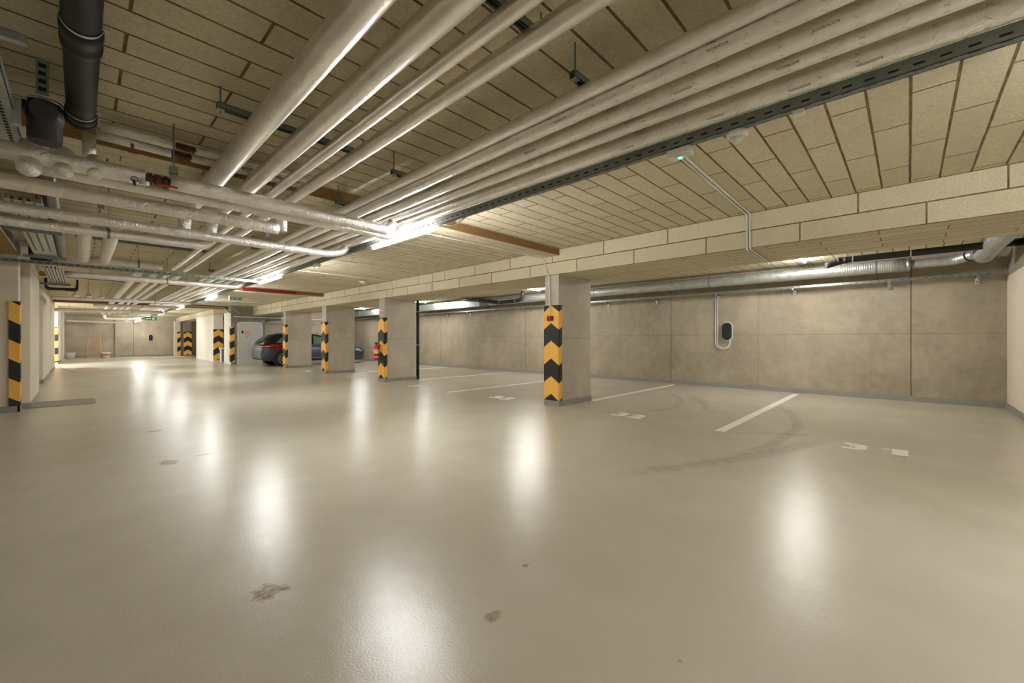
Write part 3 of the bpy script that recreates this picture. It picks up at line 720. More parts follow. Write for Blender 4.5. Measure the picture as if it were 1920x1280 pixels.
MB().tube([(10.60, -.745, 2.63), (10.585, -.76, 2.635)], .088, 30).build('joint_band', M['slot'], t)
t = thing('air_duct', (10.4, -1.0, 2.55), 'fat ribbed duct slanting down from the ceiling in the right corner', 'air duct')
MB().tube(dens(rnd([(7.7, -1.02, 2.67), (9.3, -.95, 2.65), (10.35, -.90, 2.58)], .2), .06), .118, 32).build('duct', M['spiral'], t)
t = thing('air_duct', (10.75, 11.7, 2.45), 'rectangular steel duct seen behind the extinguisher column', 'air duct')
for k in range(5):
    y = 11.78+k*2.45; MB().box(10.52, y, 2.46, 10.98, y+2.42, 2.73).build('duct_section', M['galv'], t)
    MB().box(10.505, y-.02, 2.445, 10.995, y+.02, 2.745).build('flange', M['galv_dull'], t)
m = MB(); b = len(m.v)
m.v += [(10.52, 11.78, 2.46), (10.98, 11.78, 2.46), (10.98, 11.78, 2.73), (10.52, 11.78, 2.73)]+[(10.75+.12*math.cos(a), 11.45, 2.605+.12*math.sin(a)) for a in (-2.356, -.785, .785, 2.356)]
for q in ((0, 1, 5, 4), (1, 2, 6, 5), (2, 3, 7, 6), (3, 0, 4, 7)): m.face([b+i for i in q])
m.build('transition', M['galv'], t)

# ------------------------------------------------------------------ luminaires
def tube_light(p0, p1, label, group, mat='tube', w=.023):
    p0 = Vector(p0); p1 = Vector(p1); d = (p1-p0).normalized()
    t = thing('tube_light', p0, label, 'light', group)
    s = d.cross(Vector((0, 0, 1))).normalized()
    pts = [p0+d*.0, p0+d*.012, p1-d*.012, p1]
    base = MB(); a = p0+Vector((0, 0, .022)); c = p1+Vector((0, 0, .022))
    lo = Vector((min(a.x, c.x), min(a.y, c.y), a.z)) - Vector((abs(s.x), abs(s.y), 0))*w*.45
    hi = Vector((max(a.x, c.x), max(a.y, c.y), a.z+.022)) + Vector((abs(s.x), abs(s.y), 0))*w*.55
    base.box(*(lo+Vector((0,0,.026))), *(hi+Vector((0,0,.026)))).build('housing', M['white_pl'], t, .004)
    dm = MB(); prof = [(math.cos(x)*w, math.sin(x)*w*.9) for x in [PI-.95+(PI+1.9)*k/14 for k in range(15)]]
    n = len(prof); b = 0
    for p in (p0, p1):
        for u, v in prof: dm.v.append(tuple(p+s*u+Vector((0, 0, v+.02))))
    for k in range(n-1): dm.face([k, k+1, n+k+1, n+k], 0, True)
    dm.face(list(range(n))); dm.face([n+k for k in reversed(range(n))]); dm.face([0, n, 2*n-1, n-1])
    dm.build('diffuser', M[mat], t)
    return t
LY = [4.39, 9.34, 14.80, 20.15, 25.6, 30.8, 35.7]
GL = 'tube lights under the long cable tray'
pl = ['nearest visible tube light, over the driving aisle', 'second visible tube light, above the red bar', 'third tube light along the tray', 'fourth tube light along the tray', 'fifth tube light along the tray, far away', 'sixth tube light along the tray, far away', 'last tube light along the tray near the end wall']
for y, lab in zip(LY, pl): tube_light((2.655, y-.66, 2.376), (2.655, y+.66, 2.376), lab, GL)
tube_light((2.655, -2.2, 2.385), (2.655, -.88, 2.385), 'tube light under the tray just outside the right edge of the view', GL)
tube_light((2.655, 37.6, 2.385), (2.655, 38.8, 2.385), 'very last tube light, almost touching the far end wall', GL, 'tube_fill_last')
GR = 'tube lights on the ceiling above the parking bays'
for y, lab in ((1.53, 'bay light glowing beside the black drain pipe at right'), (8.57, 'bay light glowing left of the nearest column'), (14.9, 'bay light hidden behind the third column'), (20.4, 'bay light above the parked car')):
    tube_light((9.05, y, 2.76), (10.24, y, 2.76), lab, GR, 'tube_bay')
tube_light((-1.6, -3.6, 2.70), (-1.6, -2.3, 2.70), 'added fill tube, unseen on the ceiling behind the camera, left', None, 'tube_fill_last')  # out of view, added to brighten the near floor and ceiling
tube_light((5.0, -3.6, 2.70), (5.0, -2.3, 2.70), 'added fill tube, unseen on the ceiling behind the camera, right', None, 'tube_fill_last')  # second added fill lamp, also out of view
t = thing('lamp_panel', (-2.4, 27.8, 2.7), 'bright cool lamp inside the side passage at far left', 'light')
MB().box(-3.3, 26.6, 2.74, -1.4, 29.0, 2.80).build('housing', M['white_pl'], t); MB().box(-3.2, 26.7, 2.72, -1.5, 28.9, 2.739).build('diffuser', M['tube_cool'], t)

# emergency lights, detectors
def emerg(x, y, z, label, w=.15):
    t = thing('emergency_light', (x, y, z), label, 'emergency light')
    MB().box(x-.04, y-w/2, z-.032, x+.045, y+w/2, z+.02).build('housing', M['white_pl'], t, .014)
    MB().tube([(x, y, z-.032), (x, y, z-.038)], [.034, .026], 20).build('lens', M['white_pl'], t)
    MB().tube([(x, y, z-.0375), (x, y, z-.041)], [.016, .012], 14).build('led', M['green_led'], t)
emerg(2.672, 1.06, 2.405, 'white emergency light with glowing green lamp under the tray')
emerg(2.66, 6.95, 2.41, 'smaller emergency light with green glow under the tray between first and second tube lights', .13)
def detector(x, y, z, r, label):
    t = thing('smoke_detector', (x, y, z), label, 'detector')
    MB().tube([(x, y, z+.02), (x, y, z), (x, y, z-.012), (x, y, z-.022)], [r*.9, r, r, r*.86], 30).build('base', M['white_pl'], t)
    MB().tube([(x, y, z-.022), (x, y, z-.040), (x, y, z-.052)], [r*.62, r*.52, r*.3], 24).build('sensor_dome', M['white_pl'], t)
detector(2.695, .735, 2.415, .058, 'white round motion detector next to the emergency light')
detector(5.38, 10.84, CZ-.03, .11, 'white round detector on the ceiling above the second column')
tag(MB().box(2.65, .40, 2.405, 2.70, .45, 2.427).build('tray_clip', M['white_pl']), 'small white junction clip under the tray', 'junction box')
t = thing('exit_sign', (2.6, 30, 2.22), 'small green exit sign with arrow hanging far down the aisle', 'sign')
MB().box(2.44, 30.0, 2.24, 2.93, 30.03, 2.44).build('panel', M['green_sign'], t); MB().box(2.52, 29.995, 2.32, 2.68, 30.0, 2.36).prism([(2.47, 2.34), (2.55, 2.28), (2.55, 2.40)], 1, 29.994, 30.).box(2.74, 29.995, 2.28, 2.84, 30., 2.40).build('arrow', M['white_paint'], t)
MB().cyl((2.5, 30.015, 2.44), (2.5, 30.015, CZ), .006, 6).cyl((2.88, 30.015, 2.44), (2.88, 30.015, CZ), .006, 6).build('drop_rods', M['galv_dull'], t)
t = thing('exit_sign', (2.9, 13.4, 2.3), 'pale green sign housing below the third tube light', 'sign')
MB().box(2.86, 13.6, 2.30, 3.18, 13.63, 2.40).build('panel', M['galv'], t); MB().box(2.98, 13.595, 2.31, 3.02, 13.6, 2.36).box(3.08, 13.595, 2.31, 3.14, 13.6, 2.36).build('pictogram', M['green_sign'], t)

# conduits
def conduit(path, r, label, group=None, mat='white_pl', clips=(), bend=.05):
    t = thing('conduit', path[0], label, 'conduit', group)
    MB().tube(rnd(path, bend), r, 10).build('tube', M[mat], t)
    for c in clips: MB().box(c[0]-.014, c[1]-.014, c[2]-.014, c[0]+.014, c[1]+.014, c[2]+.014).build('clip', M['white_pl'], t)
    return t
z = CZ-.014
for k, dy in enumerate((0, .035)):
    conduit([(2.70, 1.12+dy, 2.43), (3.0, 1.40+dy, z), (5.905, 1.46+dy, z), (5.905, 1.46+dy, 2.35), (7.0, 1.50+dy, 2.35), (7.3, 1.50+dy, 2.35)], .010,
            'cream conduit from emergency light to the beam, '+['near one of the pair', 'far one of the pair'][k], 'paired conduits on the right ceiling', clips=[(4.4, 1.43+dy, z)])
conduit([(2.66, 4.9, 2.48), (2.85, 4.87, 2.68), (5.905, 4.84, 2.688), (5.905, 4.79, 2.45), (5.885, 4.70, 2.31), (5.885, 4.68, 1.60)], .010, 'cream conduit along the nearest cross beam down to the box on the first column', clips=[(3.6, 4.87, 2.688), (4.7, 4.86, 2.688)])
for (y, lab, ze) in ((8.34, 'cream conduit crossing the ceiling to the beam between first and second columns', 2.34), (10.23, 'cream conduit dropping over the beam beside the second column', 2.34), (15.4, 'cream conduit over the beam left of the third column', 2.34), (19.2, 'cream conduit dropping over the far beam end, right of three', 2.34), (20.6, 'cream conduit dropping over the far beam end, middle of three', 2.34), (22.3, 'cream conduit dropping over the far beam end, left of three', 2.34)):
    conduit([(2.75, y+.0, z), (5.905, y, z), (5.905, y, 2.352), (6.35, y+.02, 2.352)], .010, lab, clips=[(5.905, y, 2.6)])
conduit([(2.66, -.62, 2.46), (2.80, -.52, 2.40), (3.0, -.45, 2.46), (3.35, -.5, 2.72)], .016, 'grey ribbed flexible conduit looping at the top right edge', mat='galv_dull')
tag(MB().cyl((2.67, 4.9, 2.44), (2.67, 4.85, 2.42), .012, 8).tube(rnd([(2.67, 3.62, 2.44), (2.78, 3.5, 2.42), (2.76, 3.3, 2.47)], .06), .008, 8).build('light_lead', M['white_pl']), 'short cable looping from the nearest tube light to the tray', 'cable')
t = thing('switch_box', (5.88, 4.68, 1.54), 'small red and brown push button box on the first column guard', 'switch box')
MB().box(5.86, 4.62, 1.54, 5.903, 4.74, 1.62).build('housing', M['brass'], t, .004); MB().box(5.853, 4.65, 1.555, 5.861, 4.70, 1.605).build('button', M['red'], t)

# red bar hanging under the middle cross beam
t = thing('height_bar', (3.46, 14.7, 2.66), 'dark red bar fixed in front of the middle cross beam', 'bar')
MB().box(3.43, 14.66, 2.685, 4.96, 14.72, 2.785).build('bar', M['dark_red'], t, .004)
for x in (3.6, 4.8): MB().box(x-.015, 14.68, 2.78, x+.015, 14.83, 2.80).build('bracket', M['galv_dull'], t)

# ------------------------------------------------------------------ chargers
def charger(x, y, z, face, label):
    t = thing('wall_charger', (x, y, z), label, 'charger')
    def rr(w, h, n=10):
        P = []
        for k in range(n+1): a = PI*k/n; P.append((w*math.cos(a), h-w+w*math.sin(a)))
        for k in range(n+1): a = PI+PI*k/n; P.append((w*math.cos(a), -(h-w)+w*math.sin(a)))
        return P
    ax = 0 if face == 'x' else 1
    c = (y, z) if ax == 0 else (x, z); d = x if ax == 0 else y
    def pr(w, h, a, b): return MB().prism([(c[0]+u, c[1]+v) for u, v in rr(w, h)], ax, d-a, d-b)
    pr(.125, .235, .025, 0).build('back_plate', M['white_pl'], t)
    pr(.105, .215, .10, .024).build('housing', M['rubber'], t, .012)
    pr(.04, .04, .104, .098).build('socket_cover', M['black_pl'], t)
    q = MB()
    for k in (-.02, 0, .02):
        if ax == 0: q.box(d-.104, c[0]+k-.007, c[1]+.02, d-.0995, c[0]+k+.007, c[1]+.032)
        else: q.box(c[0]+k-.007, d-.104, c[1]+.02, c[0]+k+.007, d-.0995, c[1]+.032)
    q.build('status_marks', M['galv'], t)
    return t
charger(XR, 3.25, 1.40, 'x', 'black oval car charger on the concrete wall behind bay 32')
charger(3.5, YF, 1.33, 'y', 'black oval car charger on the far end wall')
for k, (dy, r) in enumerate(((0, 0), (.045, .035))):
    ys = 3.52-dy; yb = 3.18+dy*.4
    pts = [(11.125, ys, 2.36), (11.125, ys, 1.12)]
    cy = (ys+yb)/2; rr_ = (ys-yb)/2
    for q in range(1, 10): a = PI*q/9; pts.append((11.125, cy+rr_*math.cos(a), 1.12-rr_*math.sin(a)))
    pts.append((11.125, yb, 1.20))
    conduit(pts, .011, ['outer', 'inner'][k]+' white cable conduit looping down the wall to the black charger', 'charger conduits on the concrete wall', bend=.01)
conduit([(11.125, 3.47, 2.36), (10.99, 3.47, 2.41), (10.9, 3.52, 2.40)], .012, 'short grey cable bridging rail and charger conduits', mat='galv_dull')
conduit([(3.15, YF-.015, 2.75), (3.15, YF-.015, 1.36), (3.37, YF-.015, 1.33)], .012, 'thin conduit down the end wall to the far charger')

# ------------------------------------------------------------------ fire extinguisher
ex, ey = 5.80, 10.86
t = thing('fire_extinguisher', (ex, ey, .62), 'red fire extinguisher hung on the second column', 'fire extinguisher')
MB().tube([(ex, ey, .62), (ex, ey, .64), (ex, ey, .98), (ex, ey, 1.02), (ex, ey, 1.045), (ex, ey, 1.075)], [.068, .076, .076, .062, .035, .028], 28).build('cylinder', M['red'], t)
MB().box(ex-.074, ey-.062, .86, ex-.060, ey+.05, .96).build('label_plate', M['white_pl'], t) if False else MB().tube([(ex, ey, .80), (ex, ey, .92)], .0768, 28, 0, False).build('label_band', simple('extinguisher_label', srgb(226, 200, 150), .5, 0, 30, .3), t)
MB().tube([(ex, ey, .69), (ex, ey, .72)], .0768, 28, 0, False).build('lower_print', M['white_pl'], t)
MB().box(ex-.05, ey-.015, 1.075, ex+.03, ey+.015, 1.10).box(ex-.06, ey-.012, 1.11, ex+.04, ey+.012, 1.122).build('valve_head', M['rubber'], t)
MB().tube(rnd([(ex+.02, ey-.02, 1.09), (ex+.03, ey-.09, 1.08), (ex+.02, ey-.085, .72)], .05), .011, 10).build('hose', M['rubber'], t)
MB().box(5.86, ey-.02, 1.0, 5.905, ey+.02, 1.06).build('wall_hook', M['galv_dull'], t)
t = thing('extinguisher_sign', (5.95, 10.6, 2.0), 'small red and white extinguisher sign above the striped guard of the second column', 'sign')
MB().box(5.919, 10.73, 1.87, 5.925, 10.88, 2.02).build('plate', M['white_pl'], t)
MB().box(5.916, 10.74, 1.88, 5.919, 10.78, 2.01).box(5.916, 10.83, 1.88, 5.919, 10.87, 2.01).box(5.916, 10.795, 1.92, 5.919, 10.815, 1.97).build('pictogram', M['red'], t)

# ------------------------------------------------------------------ floor markings
GLn = 'white bay lines on the floor'
for (x0, y, lab) in ((5.78, 1.72, 'white bay line between bays 31 and 32'), (6.95, 4.42, 'white bay line starting behind the nearest column'), (5.75, 7.48, 'white bay line between bays 33 and 34'), (6.95, 10.45, 'white bay line starting at the downpipe column'), (6.95, 14.3, 'white bay line behind the third column')):
    tag(MB().box(x0, y, 0, 10.86, y+.115, .002).build('bay_line', M['white_paint']), lab, 'floor line', GLn)
def baynum(s, y_left, y_right, label, x0=5.84, x1=6.15):
    t = thing('bay_number', ((x0+x1)/2, (y_left+y_right)/2, 0), label, 'floor number')
    ds = s.replace(' ', ''); gap = .10 if ' ' in s else .04
    wd = ((y_left-y_right)-gap)/2
    for k, ch in enumerate(ds):
        m = MB(); yl = y_left-k*(wd+gap)
        if ch == '1':
            xm = x1-.055
            m.quad([(x0, yl-wd*.42, .003), (x0, yl-wd, .003), (x1, yl-wd, .003), (x1, yl-wd*.42, .003)][::-1])
            m.quad([(xm-.05, yl, .003), (xm-.05, yl-wd*.42, .003), (xm+.0, yl-wd*.42, .003), (xm+.0, yl, .003)][::-1])
            V, F = [], []; a = b = c = d = 0
        else: V, F, a, b, c, d = textmesh(ch, .4, .018)
        for v in V: m.v.append((x0+(v[1]-c)/(d-c)*(x1-x0), yl-(v[0]-a)/(b-a)*wd, .003))
        for f in F: m.face(f)
        o = m.build('digit', M['white_paint'], t); so = o.modifiers.new('t', 'SOLIDIFY'); so.thickness = .002; so.offset = -1
    return t
baynum('3 1', .54, .0, 'painted bay number 31 on the floor, nearest of the numbers')
baynum('32', 3.45, 2.92, 'painted bay number 32 right of the nearest column')
baynum('33', 6.30, 5.74, 'painted bay number 33 left of the nearest column')
baynum('34', 9.35, 8.72, 'painted bay number 34 before the downpipe column')
baynum('35', 12.9, 12.3, 'painted bay number 35 between second and third columns')
baynum('36', 16.8, 16.2, 'painted bay number 36 between third and fourth columns')

CXF, SXF, FF = .7221, .6918, 775.8
def floor_pt(px, py):
    u = (px-960)/FF; d = H*FF/(py-636); return (d*(CXF+SXF*u), d*(SXF-CXF*u))
def ribbon(pts, wd, mat, label, name, cat, z=.0015, group=None):
    P = [Vector((a, b, 0)) for a, b in pts]; P = [q for q in dens(rnd([tuple(p) for p in P], .4, 6), .12)]
    m = MB(); n = len(P); E = []
    for i, p in enumerate(P):
        d = (P[min(n-1, i+1)]-P[max(0, i-1)]).normalized(); s = Vector((-d.y, d.x, 0))
        E.append((p+s*wd/2, p-s*wd/2, 2*i/(n-1)-1))
    for (a, b, u), (c, d, v) in zip(E, E[1:]):
        m.quad([(a.x, a.y, z), (c.x, c.y, z), (d.x, d.y, z), (b.x, b.y, z)], 0, [(-1, u), (-1, v), (1, v), (1, u)])
    return tag(m.build(name, M[mat]), label, cat, group)
fp = lambda L: [floor_pt(*q) for q in L]
ribbon(fp([(1130, 893), (1300, 872), (1430, 852), (1510, 834), (1562, 821)]), .24, 'tyre_mark', 'long curved tyre mark sweeping in front of bay 31', 'tyre_mark', 'tyre mark')
ribbon(fp([(1345, 812), (1430, 812), (1500, 815), (1558, 820)]), .12, 'tyre_mark', 'faint straight tyre mark at the near end of the bay 31 line', 'tyre_mark', 'tyre mark')
ribbon(fp([(1330, 866), (1440, 838), (1500, 800), (1478, 770), (1425, 750)]), .18, 'tyre_mark', 'curved tyre mark crossing the line between bays 31 and 32', 'tyre_mark', 'tyre mark')
ribbon(fp([(1252, 735), (1278, 748), (1268, 765), (1190, 773)]), .18, 'tyre_mark', 'curved tyre mark in bay 32 near the wall', 'tyre_mark', 'tyre mark')
ribbon(fp([(1290, 741), (1318, 754), (1325, 770), (1376, 776)]), .16, 'tyre_mark', 'short curved tyre mark inside bay 32', 'tyre_mark', 'tyre mark')
def blob(px, py, rx, ry, label, seed=1):
    rr = random.Random(seed); cx_, cy_ = floor_pt(px, py); m = MB(); n = 18
    P = []
    for k in range(n):
        a = 2*PI*k/n; q = rr.uniform(.65, 1.1); P.append((cx_+rx*q*math.cos(a), cy_+ry*q*math.sin(a), .0016))
    for k in range(n): m.quad([(cx_, cy_, .0016), P[k], P[(k+1) % n]], 0, [(0, 0), (.8, 0), (.8, 0)])
    tag(m.build('floor_stain', M['stain']), label, 'stain')
blob(316, 867, .085, .13, 'brown smear stain left of the light reflections', 2)
blob(498, 1110, .07, .09, 'rust coloured footprint stain in the left foreground', 3)
blob(532, 1102, .03, .05, 'small rusty spot beside the footprint stain', 4)
blob(385, 852, .10, .03, 'faint narrow brown streak near the smear stain', 5)
blob(925, 1155, .05, .04, 'faint tan stain in the centre foreground', 6)
blob(985, 1060, .03, .02, 'tiny rust spot in the middle of the floor', 7)
blob(1276, 1240, .012, .012, 'tiny orange crumb mark near the bottom edge', 8)
blob(290, 808, .12, .08, 'faint brown patch below the far light reflections', 9)
tag(MB().box(-.58, 11.03, 0, .21, 11.95, .012).build('doormat', M['mat'], None, .004), 'grey doormat lying in front of the left wall pier', 'doormat')
o = tag(MB().tube(rnd([(-.70, 23.3, .5), (-.68, 23.25, .25), (-.35, 22.9, .02), (-.1, 21.6, .008)], .3), .007, 8).build('power_cable', M['red']), 'thin red cable trailing from the left wall onto the floor', 'cable')
tag(MB().tube(rnd([(-.1, 24.3, .012), (.3, 24.6, .012), (.55, 24.2, .008)], .2), .008, 8).build('power_cable', M['red']), 'short piece of red cable lying by the bright opening', 'cable')

# ------------------------------------------------------------------ far end clutter
t = thing('trestle_ladder', (.35, 37.7, 0), 'orange wooden trestle ladder standing by the end wall', 'ladder')
for x0, x1 in ((.27, .36), (.96, .87)):
    MB().tube([(x0, 37.5, 0), (x1, 37.8, 1.28)], .03, 8).build('rail', M['wood'], t); MB().tube([(x0, 38.2, 0), (x1, 37.85, 1.28)], .025, 8).build('rear_rail', M['wood'], t)
for z, q in ((1.26, 0), (.85, .02), (.42, .05), (.1, .07)): MB().box(.34-q, 37.55+z*.2, z-.02, .89+q, 37.60+z*.2, z+.02).build('rung', M['wood'], t)
for (x, lab, c) in ((-.42, 'white bucket beside the left wall at the far end', 'white_pl'), (1.16, 'white bucket with red print beside the ladder', 'white_pl')):
    t = thing('bucket', (x, 37.2, 0), lab, 'bucket')
    MB().tube([(x, 37.2, 0), (x, 37.2, .36), (x, 37.2, .38)], [.17, .23, .24], 20).build('pail', M[c], t)
    if x > 0: MB().tube([(x, 37.2, .18), (x, 37.2, .24)], [.20, .219], 20, 0, False).build('red_print', M['red'], t)
    else: MB().tube([(x-.23, 37.2, .36), (x, 37.0, .2), (x+.23, 37.2, .36)], .006, 6).build('handle', M['galv'], t)
tag(MB().box(3.4, 36.2, 0, 5.0, 36.3, .02).build('floor_strip', M['white_paint']), 'pale strip lying on the floor near the end wall', 'strip')
t = thing('waste_bin', (5.35, 26.8, 0), 'narrow white and blue bin standing at the striped pier', 'bin')
MB().box(5.24, 26.7, 0, 5.52, 26.95, .72).build('bin_body', M['white_pl'], t, .01); MB().box(5.20, 26.67, .66, 5.56, 26.98, .76).build('lid', M['white_pl'], t, .01)
MB().box(5.30, 26.69, .02, 5.35, 26.7, .66).box(5.43, 26.69, .02, 5.48, 26.7, .66).build('blue_stripes', M['blue'], t)
for (x0, x1, y, z, lab) in ((-.56, -.34, 10.3, 2.50, 'black cable bundle above the slotted cross rail at left'), (-.60, -.05, 15.6, 2.47, 'black cable bundle high up before the fifth cross pipe')):
    m = MB()
    for k in range(6): m.tube(rnd([(x0, y+.05*k, CZ-.02), (x0, y+.05*k, z+.02*(k % 3)), (x1, y+.05*k, z+.02*((k+1) % 3)), (x1, y+.05*k, CZ-.02)], .08), .022, 8)
    tag(m.build('cable_bundle', M['rubber']), lab, 'cables')
# jumble of pipes around the far junction
xpipe([(2.7, 20.9, 2.70), (4.2, 20.9, 2.70), (4.5, 20.9, 2.55), (4.9, 21.4, 2.35)], .03, 'slim pipe crossing the far ceiling to the lintel block', 'galv')
xpipe([(2.7, 22.8, 2.66), (4.6, 22.8, 2.66), (4.8, 22.9, 2.5), (4.92, 23.2, 2.45)], .025, 'slim curved pipe over the white pier', 'galv')
for k in range(3):
    t = thing('valve', (-.1+.27*k, 17.9, 2.4), 'shiny foil wrapped far valve, '+['left', 'middle', 'right'][k]+' of three', 'valve', 'far foil wrapped valves')
    MB().tube([(-.1+.27*k, 17.9, 2.43), (-.1+.27*k, 17.9, 2.45), (-.1+.27*k, 17.9, 2.50), (-.1+.27*k, 17.9, 2.55), (-.1+.27*k, 17.9, 2.56), (-.1+.27*k, 17.9, 2.80)], [.02, .06, .075, .05, .008, .008], 12).build('wrapped_body', M['foil'], t)

# ------------------------------------------------------------------ estate car
M['car'] = simple('blue_grey_car_paint', srgb(66, 70, 86), .38, .25, 3, .05)
M['car'].node_tree.nodes['Principled BSDF'].inputs['Coat Weight'].default_value = .35
M['glass'] = simple('tinted_car_glass', srgb(30, 34, 32), .06, 0, 3, .05)
M['glass_reflect'] = simple('side_glass_green_reflection', srgb(96, 132, 104), .12, 0, 3, .05)  # green-grey reflection of a bright area put into the pane colour
M['rim'] = simple('silver_alloy', srgb(190, 188, 182), .3, .7, 3, .05)
M['tail'] = simple('red_lens', srgb(180, 16, 26), .15, 0, 3, .05)
M['chrome'] = simple('chrome_trim', srgb(220, 220, 220), .12, .95, 3, .03)
car = thing('estate_car', (5.12, 20.1, 0), 'dark blue grey estate car parked nose to the wall behind the columns', 'car')
RX, CY = 5.40, 21.06
#  x, half width, z bottom, z belt/top of lower body
low = [(0, .64, .40, .66), (.05, .78, .32, .84), (.14, .84, .28, .985), (.30, .895, .24, 1.0), (.7, .915, .21, .985), (1.6, .925, .20, .965), (2.6, .925, .20, .945), (3.5, .92, .20, .925), (3.9, .915, .20, .91), (4.35, .90, .20, .87), (4.62, .86, .20, .81), (4.76, .76, .21, .74), (4.81, .60, .26, .64)]
def loft(rows, nm, mat, sub=1):
    m = MB(); n = len(rows[0])
    for r in rows: m.v += r
    for i in range(len(rows)-1):
        for k in range(n-1): a = i*n+k; m.face([a, a+1, a+n+1, a+n], 0, True)
    m.face(list(range(n))[::-1], 0, True); m.face([(len(rows)-1)*n+k for k in range(n)], 0, True)
    o = m.build(nm, M[mat], car); sd = o.modifiers.new('s', 'SUBSURF'); sd.levels = sub; sd.render_levels = sub; return o
rows = []
for x, wd, zb, zt in low:
    h = [(wd*.80, zb), (wd*.96, zb+.05), (wd, zb+(zt-zb)*.35), (wd*.995, zb+(zt-zb)*.62), (wd*.97, zb+(zt-zb)*.86), (wd*.91, zt), (wd*.45, zt+.03)]
    ring = [(RX+x, CY-a, b) for a, b in h]+[(RX+x, CY+a, b) for a, b in reversed(h)]
    ring.append(ring[0]); rows.append(ring)
loft(rows, 'body', 'car')
top = [(.12, .72, .95, .99), (.20, .74, .97, 1.14), (.40, .74, .97, 1.36), (.66, .73, .97, 1.44), (.95, .72, .96, 1.475), (1.6, .72, .95, 1.49), (2.3, .72, .94, 1.485), (2.75, .72, .93, 1.42), (3.2, .73, .92, 1.20), (3.62, .76, .90, .96)]
rows = []
for x, wd, zb, zt in top:
    tw = max(.56, wd-.20*(zt-zb)/.5)
    h = [(wd+.10, zb), (wd+.07, zb+(zt-zb)*.2), (tw+.06, zb+(zt-zb)*.82), (tw-.06, zt-.005), (tw*.4, zt+.012)]
    ring = [(RX+x, CY-a, b) for a, b in h]+[(RX+x, CY+a, b) for a, b in reversed(h)]
    ring.append(ring[0]); rows.append(ring)
loft(rows, 'greenhouse', 'glass')
# painted roof, pillars
def side_y(x, z):   # near side surface of the greenhouse at height z
    for (a, b) in zip(top, top[1:]):
        if a[0] <= x <= b[0]:
            q = (x-a[0])/(b[0]-a[0]); wd = a[1]+(b[1]-a[1])*q; zb = a[2]+(b[2]-a[2])*q; zt = a[3]+(b[3]-a[3])*q
            tw = max(.56, wd-.20*(zt-zb)/.5); s = min(1, max(0, (z-zb)/(zt-zb))); return CY-(wd+.10+(tw-.02-wd-.02)*s) 
    return CY-.8
def side_patch(poly, nm, mat, off=.012):
    m = MB(); m.v = [(RX+x, side_y(x, z)-off, z) for x, z in poly]; m.face(list(range(len(poly)))); return m.build(nm, M[mat], car)
side_patch([(.60, 1.04), (1.30, 1.04), (1.30, 1.36), (1.05, 1.36), (.82, 1.24)], 'quarter_window', 'glass_reflect')
side_patch([(1.40, 1.02), (2.12, 1.02), (2.10, 1.38), (1.40, 1.37)], 'rear_door_window', 'glass_reflect')
side_patch([(2.22, 1.01), (3.05, 1.00), (2.70, 1.27), (2.24, 1.38)], 'front_door_window', 'glass_reflect')
MB().tube([(RX+.62, CY-.62, 1.46), (RX+.8, CY-.62, 1.50), (RX+2.2, CY-.62, 1.52), (RX+2.5, CY-.62, 1.47)], .014, 8).build('roof_rail', M['chrome'], car)
MB().tube([(RX+.7, CY-.865, .992), (RX+2.0, CY-.868, .975), (RX+3.3, CY-.862, .955)], .009, 6).build('window_trim', M['chrome'], car)
MB().box(RX+1.75, CY-.945, .80, RX+1.95, CY-.915, .825).box(RX+2.75, CY-.945, .79, RX+2.95, CY-.915, .815).build('door_handle', M['car'], car, .005)
MB().box(RX+1.0, CY-.935, .34, RX+3.4, CY-.925, .36).build('sill_trim', M['chrome'], car)
# lamps
m = MB(); m.v = [(RX+.02, CY-.60, .82), (RX+.14, CY-.80, .80), (RX+.62, CY-.905, .86), (RX+.55, CY-.89, .95), (RX+.2, CY-.80, .945), (RX+.06, CY-.66, .93)]
m.v = [(x-.03, y-.03, z+.035) for x, y, z in m.v]; m.face(list(range(6))); m.build('tail_lamp', M['tail'], car)
m = MB(); m.v = [(RX-.03, CY-.67, .88), (RX+.08, CY-.84, .88), (RX+.34, CY-.93, .89), (RX+.34, CY-.93, .92), (RX+.08, CY-.84, .915), (RX-.03, CY-.69, .915)]
m.face(list(range(6))); m.build('lamp_lens', simple('pink_lens', srgb(250, 190, 184), .2), car)
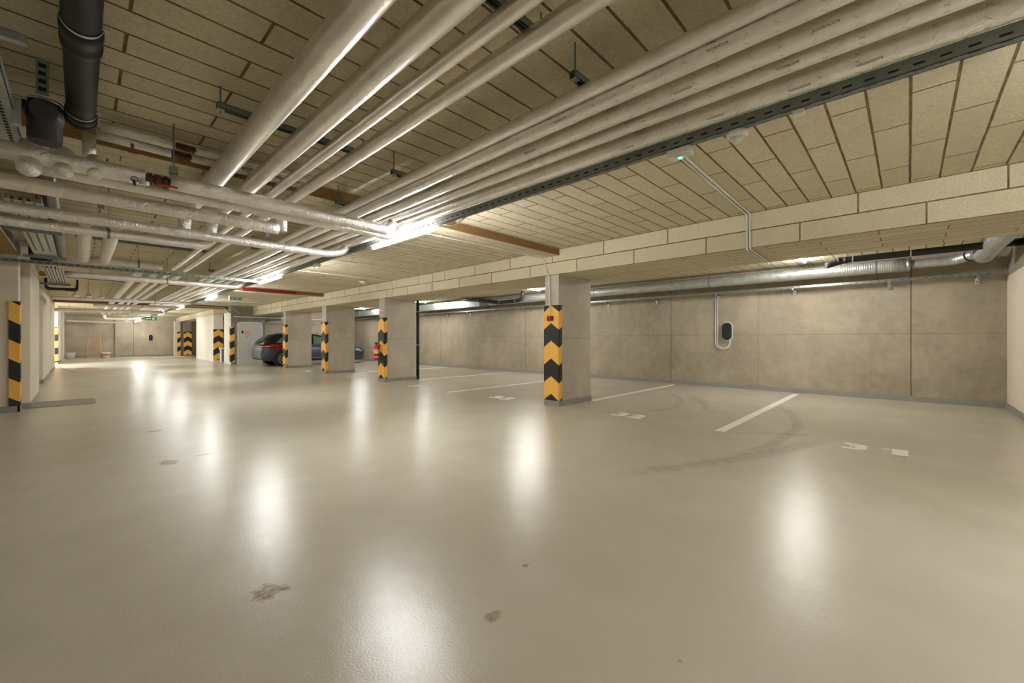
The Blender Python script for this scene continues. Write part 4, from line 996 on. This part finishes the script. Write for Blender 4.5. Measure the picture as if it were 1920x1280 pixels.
# broken rows of red blocks on the rear quarter
rs = random.Random(4)
m = MB()
for r_ in range(5):
    x = .46+.05*r_
    while x < 1.6:
        l = rs.uniform(.12, .26)
        if rs.random() < .85: z = .98-.052*r_; m.box(RX+x, CY-.945, z-.042, RX+x+l, CY-.90-(.0 if r_ else -.02), z)
        x += l+.025
m.build('red_blocks', M['tail'], car)
m = MB(); m.v = [(RX+4.20, CY-.885, .66), (RX+4.55, CY-.85, .60), (RX+4.72, CY-.74, .60), (RX+4.40, CY-.86, .74), (RX+4.25, CY-.885, .76)]; m.v = [(x, y-.02, z) for x, y, z in m.v]
m.face(list(range(5))); m.build('head_lamp', simple('head_lamp_lens', srgb(196, 200, 204), .1), car)
MB().cyl((RX+4.62, CY-.84, .42), (RX+4.66, CY-.86, .42), .04, 12).build('fog_lamp', M['chrome'], car)
MB().box(RX+3.05, CY-1.04, .96, RX+3.22, CY-.88, 1.09).build('mirror', M['car'], car, .03)
MB().box(RX+.02, CY-.5, .30, RX+.3, CY+.5, .40).build('rear_bumper', M['rubber'], car, .02)
for wx in (.90, 3.78):
    for sd in (-1, 1):
        yo = CY+sd*.935; yi = CY+sd*.70
        MB().cyl((RX+wx, CY+sd*.6, .36), (RX+wx, CY+sd*.931, .36), .375, 32).build('wheel_arch', M['rubber'], car)
        wh = MB().tube([(RX+wx, yi, .33), (RX+wx, yo-sd*.02, .33), (RX+wx, yo+sd*.015, .33), (RX+wx, yo+sd*.018, .33)], [.33, .33, .315, .24], 32).build('wheel', M['rubber'], car)
        r_ = MB().cyl((RX+wx, yo, .33), (RX+wx, yo+sd*.020, .33), .235, 28).build('hub_disc', M['slot'], wh)
        sp = MB()
        for k in range(10):
            a = 2*PI*k/10; c, s_ = math.cos(a), math.sin(a)
            P = [(.05, -.014), (.225, -.022), (.225, .022), (.05, .014)]
            sp.prism([(RX+wx+c*u-s_*v, .33+s_*u+c*v) for u, v in P], 1, yo+sd*.020, yo+sd*.030)
        sp.tube([(RX+wx, yo+sd*.018, .33), (RX+wx, yo+sd*.034, .33)], .06, 16)
        for k in range(28):
            a, b = 2*PI*k/28, 2*PI*(k+1)/28
            sp.prism([(RX+wx+.222*math.cos(a), .33+.222*math.sin(a)), (RX+wx+.242*math.cos(a), .33+.242*math.sin(a)), (RX+wx+.242*math.cos(b), .33+.242*math.sin(b)), (RX+wx+.222*math.cos(b), .33+.222*math.sin(b))], 1, yo+sd*.018, yo+sd*.030)
        sp.build('rim', M['rim'], wh)
print('objects', len(bpy.data.objects))
